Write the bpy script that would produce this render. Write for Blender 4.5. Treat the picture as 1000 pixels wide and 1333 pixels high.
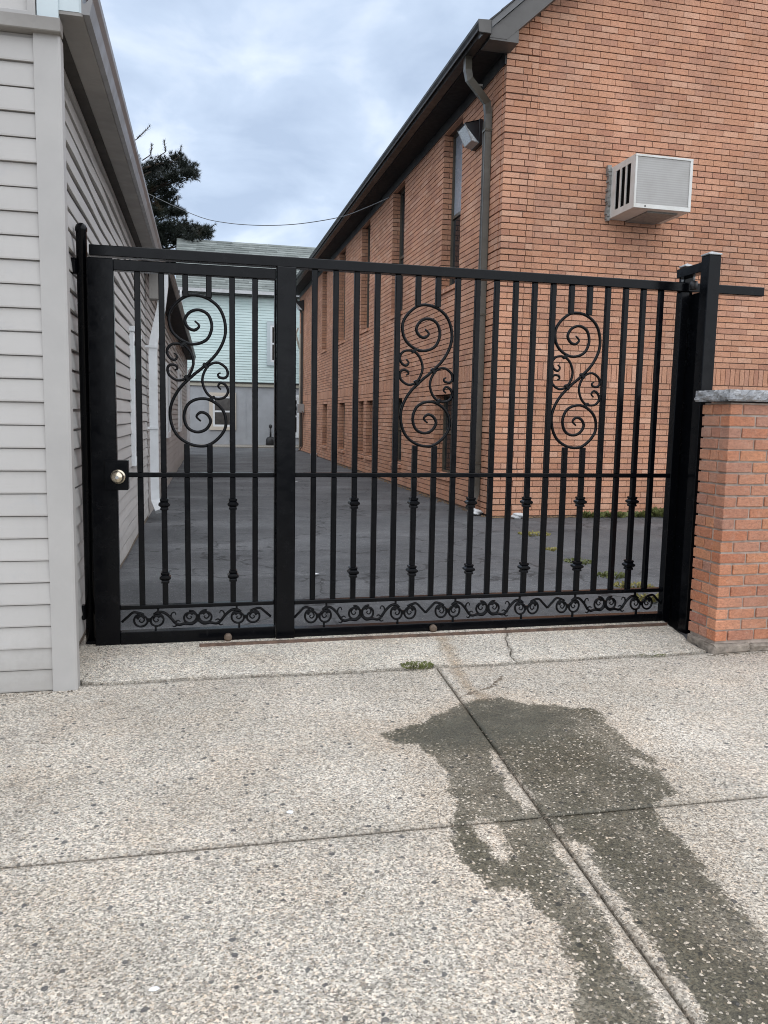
import bpy, math, random
import numpy as np
from mathutils import Vector, Matrix
R = math.radians
random.seed(7)
rng = np.random.default_rng(7)
for o in list(bpy.data.objects): bpy.data.objects.remove(o)
scn = bpy.context.scene
col = scn.collection

# ------------------------------------------------------------------ camera
cd = bpy.data.cameras.new('camera'); cam = bpy.data.objects.new('camera', cd); col.objects.link(cam)
F, PITCH, ROLL, YAW = 1035.375, 0.1175538, 0.0188227, 0.2311340
fwd = Vector((math.sin(YAW)*math.cos(PITCH), math.cos(YAW)*math.cos(PITCH), -math.sin(PITCH)))
r0 = fwd.cross(Vector((0, 0, 1))).normalized(); u0 = r0.cross(fwd)
rr = math.cos(ROLL)*r0 + math.sin(ROLL)*u0; uu = -math.sin(ROLL)*r0 + math.cos(ROLL)*u0
cam.matrix_world = Matrix(((rr.x, uu.x, -fwd.x, 0), (rr.y, uu.y, -fwd.y, 0), (rr.z, uu.z, -fwd.z, 1.4), (0, 0, 0, 1)))
cd.sensor_fit = 'HORIZONTAL'; cd.sensor_width = 36; cd.lens = 36*F/1000; cd.clip_start = .05; cd.clip_end = 3000
scn.camera = cam

# ------------------------------------------------------------------ sky, sun, exposure
SUN_EL, SUN_AZ = 62, 162          # azimuth measured clockwise from +Y (the alley direction)
W = bpy.data.worlds.new('World'); scn.world = W; W.use_nodes = True
nt = W.node_tree; nt.nodes.clear()
def wn(t, **k):
    n = nt.nodes.new(t)
    for a, b in k.items(): setattr(n, a, b)
    return n
out = wn('ShaderNodeOutputWorld'); bg = wn('ShaderNodeBackground'); bg.inputs[1].default_value = .12
sky = wn('ShaderNodeTexSky'); sky.sky_type = 'NISHITA'; sky.sun_disc = False
sky.sun_elevation = R(SUN_EL); sky.sun_rotation = R(SUN_AZ)
tc = wn('ShaderNodeTexCoord'); sep = wn('ShaderNodeSeparateXYZ'); nt.links.new(tc.outputs['Generated'], sep.inputs[0])
ad = wn('ShaderNodeMath', operation='ADD'); nt.links.new(sep.outputs[2], ad.inputs[0]); ad.inputs[1].default_value = .30
mx_ = wn('ShaderNodeMath', operation='MAXIMUM'); nt.links.new(ad.outputs[0], mx_.inputs[0]); mx_.inputs[1].default_value = .2
dv = wn('ShaderNodeVectorMath', operation='DIVIDE'); nt.links.new(tc.outputs['Generated'], dv.inputs[0])
cb = wn('ShaderNodeCombineXYZ'); [nt.links.new(mx_.outputs[0], cb.inputs[i]) for i in range(3)]
nt.links.new(cb.outputs[0], dv.inputs[1])
n1 = wn('ShaderNodeTexNoise'); n1.inputs['Scale'].default_value = 4.6; n1.inputs['Detail'].default_value = 5; n1.inputs['Roughness'].default_value = .5; n1.inputs['Distortion'].default_value = .25
nt.links.new(dv.outputs[0], n1.inputs['Vector'])
rp = wn('ShaderNodeValToRGB'); nt.links.new(n1.outputs[0], rp.inputs[0])
e = rp.color_ramp.elements
e[0].position = .34; e[0].color = (.24, .293, .38, 1); e[1].position = .68; e[1].color = (.415, .46, .525, 1)
m_ = e.new(.52); m_.color = (.30, .357, .445, 1)
sc_ = wn('ShaderNodeVectorMath', operation='SCALE'); sc_.inputs['Scale'].default_value = 1/.12; nt.links.new(rp.outputs[0], sc_.inputs[0])
mixw = wn('ShaderNodeMixRGB'); mixw.inputs[0].default_value = .93
nt.links.new(sky.outputs[0], mixw.inputs[1]); nt.links.new(sc_.outputs[0], mixw.inputs[2])
nt.links.new(mixw.outputs[0], bg.inputs[0]); nt.links.new(bg.outputs[0], out.inputs[0])
sl = bpy.data.lights.new('sun', 'SUN'); so = bpy.data.objects.new('sun', sl); col.objects.link(so)
sl.energy = 1.5; sl.angle = R(140); sl.color = (1, .965, .92)
sd = Vector((math.sin(R(SUN_AZ))*math.cos(R(SUN_EL)), math.cos(R(SUN_AZ))*math.cos(R(SUN_EL)), math.sin(R(SUN_EL))))
so.rotation_euler = sd.to_track_quat('Z', 'Y').to_euler()
scn.view_settings.view_transform = 'Standard'; scn.view_settings.look = 'None'
scn.cycles.filter_width = 1.0
scn.view_settings.exposure = 1.12; scn.view_settings.gamma = 1

# ------------------------------------------------------------------ materials
class NT:
    def __init__(s, name):
        s.m = bpy.data.materials.new(name); s.m.use_nodes = True; s.t = s.m.node_tree
        s.b = s.t.nodes['Principled BSDF']
        g = s.t.nodes.new('ShaderNodeNewGeometry'); s.pos = g.outputs['Position']; s.geo = g
    def n(s, t, **k):
        x = s.t.nodes.new(t)
        for a, b in k.items(): setattr(x, a, b)
        return x
    def L(s, a, b): s.t.links.new(a, b)
    def noise(s, scale, detail=4, rough=.5, vec=None, dist=0, stretch=None):
        v = vec or s.pos
        if stretch:
            mp = s.n('ShaderNodeMapping'); mp.inputs['Scale'].default_value = stretch; s.L(v, mp.inputs[0]); v = mp.outputs[0]
        x = s.n('ShaderNodeTexNoise'); x.inputs['Scale'].default_value = scale; x.inputs['Detail'].default_value = detail
        x.inputs['Roughness'].default_value = rough; x.inputs['Distortion'].default_value = dist; s.L(v, x.inputs['Vector']); return x.outputs[0]
    def voro(s, scale, feat='F1', vec=None, rand=1):
        x = s.n('ShaderNodeTexVoronoi', feature=feat); x.inputs['Scale'].default_value = scale; x.inputs['Randomness'].default_value = rand
        s.L(vec or s.pos, x.inputs['Vector']); return x
    def ramp(s, f, stops, interp='LINEAR'):
        x = s.n('ShaderNodeValToRGB'); s.L(f, x.inputs[0]); x.color_ramp.interpolation = interp
        e = x.color_ramp.elements
        while len(e) < len(stops): e.new(.5)
        for k, (p, c) in enumerate(stops):
            if not isinstance(c, tuple): c = (c, c, c)
            e[k].position = p; e[k].color = (*c, 1)
        return x.outputs[0]
    def mix(s, f, a, b, mode='MIX'):
        x = s.n('ShaderNodeMixRGB', blend_type=mode)
        for i, v in enumerate((f, a, b)):
            if isinstance(v, (int, float)): x.inputs[i].default_value = v if i == 0 else (v, v, v, 1)
            elif isinstance(v, tuple): x.inputs[i].default_value = (*v, 1)
            else: s.L(v, x.inputs[i])
        return x.outputs[0]
    def math(s, op, a, b=None, c=None, clamp=False):
        x = s.n('ShaderNodeMath', operation=op); x.use_clamp = clamp
        for i, v in enumerate((a, b, c)):
            if v is None: continue
            if isinstance(v, (int, float)): x.inputs[i].default_value = v
            else: s.L(v, x.inputs[i])
        return x.outputs[0]
    def attr(s, name): x = s.n('ShaderNodeAttribute'); x.attribute_name = name; return x.outputs['Fac']
    def bump(s, h, strength=.3, dist=.01, prev=None):
        x = s.n('ShaderNodeBump'); x.inputs['Strength'].default_value = strength; x.inputs['Distance'].default_value = dist
        s.L(h, x.inputs['Height'])
        if prev: s.L(prev, x.inputs['Normal'])
        s.L(x.outputs[0], s.b.inputs['Normal']); return x.outputs[0]
    def set(s, color=None, rough=None, metal=None, spec=None):
        for k, v in (('Base Color', color), ('Roughness', rough), ('Metallic', metal), ('Specular IOR Level', spec)):
            if v is None: continue
            if isinstance(v, tuple): s.b.inputs[k].default_value = (*v, 1)
            elif isinstance(v, (int, float)): s.b.inputs[k].default_value = v
            else: s.L(v, s.b.inputs[k])
        return s.m

def simple(name, c, rough=.5, var=.12, scale=6, bump=.15, bscale=80, metal=0, spec=.5, dirt=None, bdist=.003):
    s = NT(name); n = s.noise(scale, 5, .6)
    lo = tuple(x*(1-var) for x in c); hi = tuple(min(1, x*(1+var)) for x in c)
    cc = s.ramp(n, [(.3, lo), (.7, hi)])
    if dirt:
        d = s.ramp(s.noise(2.2, 6, .65, dist=.6), [(.45, 0.0), (.75, 1.0)])
        cc = s.mix(d, cc, s.mix(.5, cc, dirt))
    if bump: s.bump(s.noise(bscale, 3, .6), bump, bdist)
    rg = s.ramp(s.noise(scale*3, 3), [(.3, max(.02, rough-.07)), (.7, min(1, rough+.07))])
    return s.set(cc, rg, metal, spec)

def brick_mat(name, cols, dirt=.25, bump=.5):
    s = NT(name)
    oi = s.n('ShaderNodeObjectInfo')
    f = s.math('FRACT', s.math('ADD', s.attr('tint'), oi.outputs['Random']))
    c = s.ramp(f, [(i/(len(cols)-1), x) for i, x in enumerate(cols)])
    big = s.ramp(s.noise(1.1, 4, .6), [(.35, .84), (.7, 1.1)])
    c = s.mix(1, c, big, 'MULTIPLY')
    fine = s.ramp(s.noise(55, 5, .75, stretch=(1, 1, 1.8)), [(.30, .55), (.5, 1.0), (.70, 1.32)])
    c = s.mix(.85, c, fine, 'MULTIPLY')
    pale = s.ramp(s.noise(26, 5, .7), [(.55, 0.0), (.80, .55)])
    c = s.mix(pale, c, (.60, .40, .30))
    dk = s.ramp(s.noise(150, 2, .6), [(.62, 0.0), (.72, .6)])
    c = s.mix(dk, c, (.13, .07, .05))
    st = s.ramp(s.noise(1.7, 5, .6, stretch=(1, 1, .35)), [(.5, 0.0), (.8, dirt)])
    c = s.mix(st, c, (.30, .22, .18))
    b1 = s.bump(s.noise(45, 4, .7), bump, .006)
    s.bump(s.noise(210, 3, .6), bump*.7, .002, b1)
    return s.set(c, .88, 0, .25)

M = {}
M['brick'] = brick_mat('brick_orange', [(.50, .245, .15), (.58, .30, .19), (.53, .265, .16), (.62, .36, .245), (.44, .215, .14), (.59, .32, .21), (.55, .285, .175), (.47, .245, .165)])
M['brick_wall'] = brick_mat('brick_rough_red', [(.50, .205, .11), (.43, .165, .09), (.56, .26, .15), (.36, .155, .105), (.52, .23, .12), (.46, .185, .10), (.38, .20, .145), (.54, .235, .13)], .35, .9)
M['mortar'] = simple('mortar_brown', (.14, .088, .063), .95, .25, 9, .5, 90)
M['footing'] = simple('rubble_footing', (.27, .23, .19), .95, .45, 22, 1.0, 40, dirt=(.16, .13, .10), bdist=.012)
M['mortar_grey'] = simple('mortar_pale', (.40, .33, .28), .95, .25, 14, .6, 120, dirt=(.22, .19, .16))

s = NT('vinyl_siding_grey')
c = s.ramp(s.noise(1.4, 5, .6, stretch=(1, 1, .5)), [(.3, (.395, .38, .362)), (.7, (.455, .44, .42))])
blot = s.ramp(s.noise(7, 5, .7), [(.56, 0.0), (.74, .30)])
c = s.mix(blot, c, (.34, .35, .37))
st = s.ramp(s.noise(11, 4, .6, stretch=(1, 1, .06)), [(.56, 0.0), (.8, .22)])
c = s.mix(st, c, (.30, .285, .26))
tn = s.ramp(s.attr('tint'), [(0, .95), (1, 1.04)]); c = s.mix(1, c, tn, 'MULTIPLY')
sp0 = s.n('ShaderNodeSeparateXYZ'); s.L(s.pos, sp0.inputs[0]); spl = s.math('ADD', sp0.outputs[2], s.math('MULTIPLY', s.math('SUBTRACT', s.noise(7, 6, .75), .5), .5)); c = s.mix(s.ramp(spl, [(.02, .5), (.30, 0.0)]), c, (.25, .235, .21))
s.bump(s.noise(9, 3, .5, stretch=(.6, .6, 8)), .12, .006)
M['siding'] = s.set(c, .55, 0, .35)
M['trim'] = simple('vinyl_trim_grey', (.395, .382, .365), .5, .06, 3, .08, 30, dirt=(.34, .33, .32))
M['soffit'] = simple('soffit_taupe', (.27, .255, .235), .6, .1, 4, .1, 30, dirt=(.14, .13, .12))
M['gutter_grey'] = simple('gutter_grey', (.22, .215, .215), .35, .1, 3, .1, 12, spec=.5, dirt=(.12, .115, .11))
M['pale_trim'] = simple('pale_blue_trim', (.50, .57, .59), .45, .06, 3, .05)
M['white'] = simple('white_paint', (.74, .76, .77), .45, .06, 4, .05, dirt=(.5, .5, .48))
M['foundation'] = simple('foundation_brown', (.15, .12, .09), .9, .3, 10, .6, 60)
M['void'] = simple('dark_sheathing', (.05, .045, .04), .9, .2)

s = NT('gate_black_paint')
b = s.bump(s.noise(26, 3, .5), .10, .004)
s.bump(s.noise(300, 2, .5), .08, .0008, b)
dusty_highlight = s.ramp(s.noise(9, 5, .7), [(.60, 0.0), (.82, .45)])  # grey noise patches painted into the black as dusty sky highlights
M['black'] = s.set(s.mix(dusty_highlight, (.002, .0024, .0034), (.022, .022, .024)), s.ramp(s.noise(14, 4), [(.3, .14), (.7, .30)]), 0, .16)
M['brass'] = simple('satin_nickel_knob', (.62, .55, .43), .28, .1, 30, .05, metal=1)
M['cast'] = simple('cast_aluminium_cap', (.42, .43, .43), .45, .15, 40, .1, metal=.6)
M['steel_rust'] = simple('rusted_steel', (.11, .07, .05), .8, .5, 25, .5, 120)
M['wheel'] = simple('roller_tan', (.12, .085, .06), .6, .3, 60, .2)
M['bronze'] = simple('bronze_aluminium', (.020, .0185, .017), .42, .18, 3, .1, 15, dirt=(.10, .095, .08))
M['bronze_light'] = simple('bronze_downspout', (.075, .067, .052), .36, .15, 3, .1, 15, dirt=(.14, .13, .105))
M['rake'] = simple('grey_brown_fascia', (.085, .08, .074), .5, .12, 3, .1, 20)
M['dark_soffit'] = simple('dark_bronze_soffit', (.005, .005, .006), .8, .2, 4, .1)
M['drip'] = simple('drip_edge_grey', (.11, .11, .11), .4, .1)
M['ac_white'] = simple('ac_enamel', (.66, .655, .62), .4, .07, 5, .05, dirt=(.42, .39, .33))
M['ac_dark'] = simple('ac_inside', (.012, .012, .013), .6, .2)
M['lead'] = simple('flashing_grey', (.24, .235, .22), .6, .3, 20, .4, 60)
M['lamp_black'] = simple('lamp_housing_black', (.014, .015, .018), .4, .2, 8)
s = NT('lamp_prismatic_glass')
v = s.voro(70); s.bump(v.outputs[0], .6, .01)
M['lamp_glass'] = s.set(s.ramp(v.outputs[0], [(0, (.85, .90, .92)), (.6, (.55, .60, .63))]), .15, 0, .8)
s = NT('window_glass_dark')
s.bump(s.noise(1.3, 2), .03, .02)
M['glass'] = s.set((.016, .02, .024), .06, 0, .6)
M['sky_pane'] = simple('pane_sky_reflection', (.30, .33, .37), .25, .08, 2, 0)  # pale grey glass colour standing in for reflected sky
s = NT('condenser_fins')
sp = s.n('ShaderNodeSeparateXYZ'); s.L(s.pos, sp.inputs[0])
wv = s.math('SINE', s.math('MULTIPLY', sp.outputs[0], 620.0)); wz = s.math('SINE', s.math('MULTIPLY', sp.outputs[2], 210.0))
f = s.math('ADD', s.math('MULTIPLY', wv, .34), s.math('MULTIPLY', wz, .16)); f = s.math('ADD', f, .5)
c = s.mix(s.math('MULTIPLY', f, 1.0, clamp=True), (.27, .26, .245), (.46, .45, .43))
c = s.mix(s.ramp(s.noise(6, 4), [(.4, 0.0), (.8, .4)]), c, (.27, .255, .235))
s.bump(f, .3, .002); M['fins'] = s.set(c, .5, .3, .4)
M['stone_cap'] = None
s = NT('bluestone_coping')
c = s.ramp(s.noise(14, 6, .7), [(.3, (.22, .225, .235)), (.55, (.36, .365, .375)), (.75, (.48, .48, .48))])
b = s.bump(s.noise(24, 5, .7), .9, .02); M['stone_cap'] = s.set(c, .85, 0, .3)
M['white_stone'] = simple('pale_stone', (.55, .56, .56), .8, .25, 14, .7, 30, bdist=.02)
M['paper'] = simple('white_litter', (.75, .76, .78), .6, .08)
M['weed'] = simple('weed_green', (.13, .145, .045), .6, .45, 30, 0)
M['weed_dry'] = simple('weed_yellow', (.26, .23, .07), .7, .35, 30, 0)
M['leaf_dry'] = simple('dead_leaf', (.16, .10, .05), .8, .35, 30, .2)
M['teal'] = None
s = NT('teal_siding')
c = s.ramp(s.noise(1.2, 5, .6), [(.3, (.55, .68, .66)), (.7, (.64, .76, .74))]); s.bump(s.noise(5, 3), .1, .01)
tn = s.ramp(s.attr('tint'), [(0, .94), (1, 1.05)]); M['teal'] = s.set(s.mix(1, c, tn, 'MULTIPLY'), .6, 0, .3)
M['stucco'] = simple('grey_stucco', (.36, .375, .39), .85, .1, 2, .3, 60, dirt=(.30, .31, .32))
M['cream'] = simple('cream_trim', (.56, .50, .42), .6, .08)
M['band'] = simple('tan_band', (.40, .38, .31), .6, .1)
s = NT('green_grey_shingle')
c = s.ramp(s.noise(2.2, 6, .7, stretch=(1, 6, 6)), [(.3, (.12, .14, .13)), (.5, (.19, .21, .20)), (.72, (.27, .29, .275))])
tn = s.ramp(s.attr('tint'), [(0, .75), (1, 1.2)]); s.bump(s.noise(40, 3), .4, .01); M['shingle'] = s.set(s.mix(1, c, tn, 'MULTIPLY'), .9, 0, .2)
M['shingle_dark'] = simple('dark_shingle', (.06, .06, .062), .9, .3, 8, .5, 40)
M['curtain'] = simple('room_dark', (.035, .03, .026), .15, .5, 5, 0)
M['cable'] = simple('cable_grey', (.10, .10, .10), .6, .2)
M['bark'] = simple('pine_bark', (.05, .035, .025), .9, .3, 8, .6, 30)
s = NT('pine_needles')
c = s.ramp(s.noise(.9, 5, .6), [(.3, (.007, .010, .008)), (.6, (.016, .022, .015)), (.76, (.085, .055, .024))])
c = s.mix(1, c, s.ramp(s.attr('tint'), [(0, .65), (1, 1.35)]), 'MULTIPLY'); M['needles'] = s.set(c, .6, 0, .25)
M['meter'] = simple('meter_grey', (.30, .30, .29), .5, .1)
M['smoker'] = simple('black_plastic', (.015, .015, .016), .5, .2)

# concrete ----------------------------------------------------------------
def concrete(name, base_lo, base_hi, wet=False, tan=.3):
    s = NT(name)
    big = s.noise(1.5, 5, .6)
    c = s.ramp(big, [(.3, base_lo), (.7, base_hi)])
    v = s.voro(150); crand = s.n('ShaderNodeSeparateColor'); s.L(v.outputs['Color'], crand.inputs[0])
    g = s.ramp(crand.outputs[0], [(0, .42), (.16, .70), (.42, 1.0), (.8, 1.45), (1, 1.7)])
    c = s.mix(.95, c, g, 'MULTIPLY')
    hue = s.ramp(crand.outputs[1], [(.72, 0.0), (.9, .45)])
    c = s.mix(hue, c, s.mix(1, c, (1.0, .84, .68), 'MULTIPLY'))
    mid = s.noise(48, 4, .75); c = s.mix(.8, c, s.ramp(mid, [(.32, .70), (.5, 1.0), (.68, 1.25)]), 'MULTIPLY')
    fine = s.noise(420, 3, .7)
    c = s.mix(.8, c, s.ramp(fine, [(.34, .42), (.47, .95), (.66, 1.22)]), 'MULTIPLY')
    # small dark pits between the exposed stones
    pit = s.noise(170, 3, .6, stretch=(.7, 1, 1)); pm = s.ramp(pit, [(.385, 1.0), (.43, 0.0)])
    c = s.mix(s.math('MULTIPLY', pm, .85), c, (.075, .07, .062))
    # sparse larger stones, dark slate and tan
    wob = s.n('ShaderNodeVectorMath', operation='ADD'); s.L(s.pos, wob.inputs[0])
    wn_ = s.n('ShaderNodeTexNoise'); wn_.inputs['Scale'].default_value = 60; s.L(s.pos, wn_.inputs['Vector'])
    ws = s.n('ShaderNodeVectorMath', operation='SCALE'); ws.inputs['Scale'].default_value = .012; s.L(wn_.outputs['Color'], ws.inputs[0]); s.L(ws.outputs[0], wob.inputs[1])
    v2 = s.voro(33, vec=wob.outputs[0]); cr2 = s.n('ShaderNodeSeparateColor'); s.L(v2.outputs['Color'], cr2.inputs[0])
    size = s.math('MULTIPLY', cr2.outputs[1], .34)
    inside = s.math('LESS_THAN', v2.outputs[0], size)
    clus = s.ramp(s.noise(1.1, 3, .6), [(.35, .86), (.68, .50)])
    pick = s.math('GREATER_THAN', cr2.outputs[0], clus)
    dm = s.math('MULTIPLY', inside, pick)
    sc = s.ramp(cr2.outputs[2], [(0, (.055, .056, .060)), (.45, (.13, .125, .12)), (.75, (.24, .21, .17)), (1, (.11, .10, .095))])
    c = s.mix(s.math('MULTIPLY', dm, .9), c, sc)
    stain = s.ramp(s.noise(2.6, 6, .7, dist=.5), [(.46, 0.0), (.72, tan)])
    c = s.mix(stain, c, s.mix(1, c, (.86, .70, .55), 'MULTIPLY'))
    grime = s.ramp(s.noise(1.1, 7, .7, dist=.8), [(.44, 0.0), (.68, .50)])
    c = s.mix(grime, c, s.mix(1, c, .70, 'MULTIPLY'))
    vg = s.voro(1.9, vec=wob.outputs[0]); cg = s.n('ShaderNodeSeparateColor'); s.L(vg.outputs['Color'], cg.inputs[0])
    c = s.mix(s.math('MULTIPLY', s.math('LESS_THAN', vg.outputs[0], s.math('MULTIPLY', cg.outputs[1], .032)), .6), c, (.13, .125, .12))
    # soil gathered along the joints
    jd = s.attr('joint'); jm = s.ramp(s.math('ADD', jd, s.math('MULTIPLY', s.math('SUBTRACT', s.noise(22, 4, .7), .5), .03)), [(.0, .42), (.028, 0.0)])
    c = s.mix(jm, c, (.17, .15, .12))
    rg = .86; bstr = .5
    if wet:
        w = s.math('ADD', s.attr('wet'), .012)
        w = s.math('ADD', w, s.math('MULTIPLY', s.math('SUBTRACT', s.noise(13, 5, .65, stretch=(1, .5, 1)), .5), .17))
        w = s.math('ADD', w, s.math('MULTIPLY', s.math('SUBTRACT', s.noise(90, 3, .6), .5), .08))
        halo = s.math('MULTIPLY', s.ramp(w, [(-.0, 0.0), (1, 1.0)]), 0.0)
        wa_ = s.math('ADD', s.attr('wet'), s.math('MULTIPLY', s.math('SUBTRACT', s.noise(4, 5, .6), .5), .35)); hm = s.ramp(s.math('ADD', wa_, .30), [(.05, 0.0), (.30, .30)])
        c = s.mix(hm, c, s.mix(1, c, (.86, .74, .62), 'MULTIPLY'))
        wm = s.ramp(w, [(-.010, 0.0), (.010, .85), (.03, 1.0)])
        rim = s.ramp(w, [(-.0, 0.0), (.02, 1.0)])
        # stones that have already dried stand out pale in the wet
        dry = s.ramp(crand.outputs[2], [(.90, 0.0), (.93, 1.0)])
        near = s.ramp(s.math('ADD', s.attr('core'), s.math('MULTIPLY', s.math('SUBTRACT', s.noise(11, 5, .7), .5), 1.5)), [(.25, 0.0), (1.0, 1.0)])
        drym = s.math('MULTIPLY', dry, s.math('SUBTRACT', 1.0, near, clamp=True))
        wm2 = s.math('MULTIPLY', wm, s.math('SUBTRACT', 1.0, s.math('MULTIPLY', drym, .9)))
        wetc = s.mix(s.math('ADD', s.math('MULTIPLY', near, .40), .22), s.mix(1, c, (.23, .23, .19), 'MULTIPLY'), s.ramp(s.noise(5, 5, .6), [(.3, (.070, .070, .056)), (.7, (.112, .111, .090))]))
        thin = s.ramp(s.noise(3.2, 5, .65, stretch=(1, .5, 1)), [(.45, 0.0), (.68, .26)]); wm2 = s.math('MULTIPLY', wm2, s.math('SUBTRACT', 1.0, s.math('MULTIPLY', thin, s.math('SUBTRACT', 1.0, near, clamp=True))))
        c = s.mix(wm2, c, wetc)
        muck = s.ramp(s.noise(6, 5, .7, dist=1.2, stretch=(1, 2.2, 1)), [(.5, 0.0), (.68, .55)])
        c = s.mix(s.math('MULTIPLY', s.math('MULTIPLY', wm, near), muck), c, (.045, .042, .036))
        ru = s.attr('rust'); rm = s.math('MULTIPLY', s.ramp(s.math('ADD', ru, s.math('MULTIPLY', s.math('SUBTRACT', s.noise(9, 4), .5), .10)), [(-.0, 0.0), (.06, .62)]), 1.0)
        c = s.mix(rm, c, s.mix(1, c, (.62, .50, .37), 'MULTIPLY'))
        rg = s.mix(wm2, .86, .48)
    h = s.math('ADD', s.math('MULTIPLY', v.outputs[0], -.5), s.math('MULTIPLY', fine, .6))
    h = s.math('SUBTRACT', h, s.math('MULTIPLY', pm, .5))
    s.bump(h, bstr, .004)
    return s.set(c, rg, 0, .3)
M['concrete'] = concrete('exposed_aggregate_concrete', (.40, .365, .31), (.52, .475, .41), wet=True)
M['apron'] = concrete('pale_apron_concrete', (.50, .465, .40), (.65, .605, .53), wet=True, tan=.35)
M['curb'] = concrete('grey_concrete', (.30, .29, .27), (.38, .365, .335))
s = NT('asphalt')
c = s.ramp(s.noise(.9, 6, .65), [(.3, (.060, .062, .065)), (.7, (.105, .107, .110))])
c = s.mix(.9, c, s.ramp(s.noise(110, 5, .8), [(.36, .35), (.5, 1.0), (.66, 1.9)]), 'MULTIPLY'); c = s.mix(.8, c, s.ramp(s.noise(14, 5, .7), [(.35, .75), (.65, 1.2)]), 'MULTIPLY')
v = s.voro(70); cr = s.n('ShaderNodeSeparateColor'); s.L(v.outputs['Color'], cr.inputs[0])
c = s.mix(s.math('MULTIPLY', s.math('GREATER_THAN', cr.outputs[0], .965), s.math('LESS_THAN', v.outputs[0], .3)), c, (.26, .25, .24))
pt = s.ramp(s.noise(.45, 4, .6, stretch=(.7, 2.0, 1)), [(.52, 0.0), (.58, .6)])
c = s.mix(pt, c, s.mix(1, c, 1.6, 'MULTIPLY'))
ck = s.voro(.55, 'DISTANCE_TO_EDGE', vec=None); wv2 = s.n('ShaderNodeVectorMath', operation='ADD'); nz = s.n('ShaderNodeTexNoise'); nz.inputs['Scale'].default_value = 2.2; nz.inputs['Detail'].default_value = 6; s.L(s.pos, nz.inputs['Vector']); s.L(s.pos, wv2.inputs[0]); s.L(nz.outputs['Color'], wv2.inputs[1]); s.L(wv2.outputs[0], ck.inputs['Vector'])
c = s.mix(s.ramp(ck.outputs['Distance'], [(.004, .75), (.012, 0.0)]), c, (.018, .018, .018))
s.bump(s.noise(130, 4, .7), .7, .005)
M['asphalt'] = s.set(c, s.ramp(s.noise(1.2, 4), [(.3, .66), (.7, .9)]), 0, .4)
M['street'] = simple('street_asphalt', (.05, .05, .052), .85, .2, 3, .5, 60)

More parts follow.
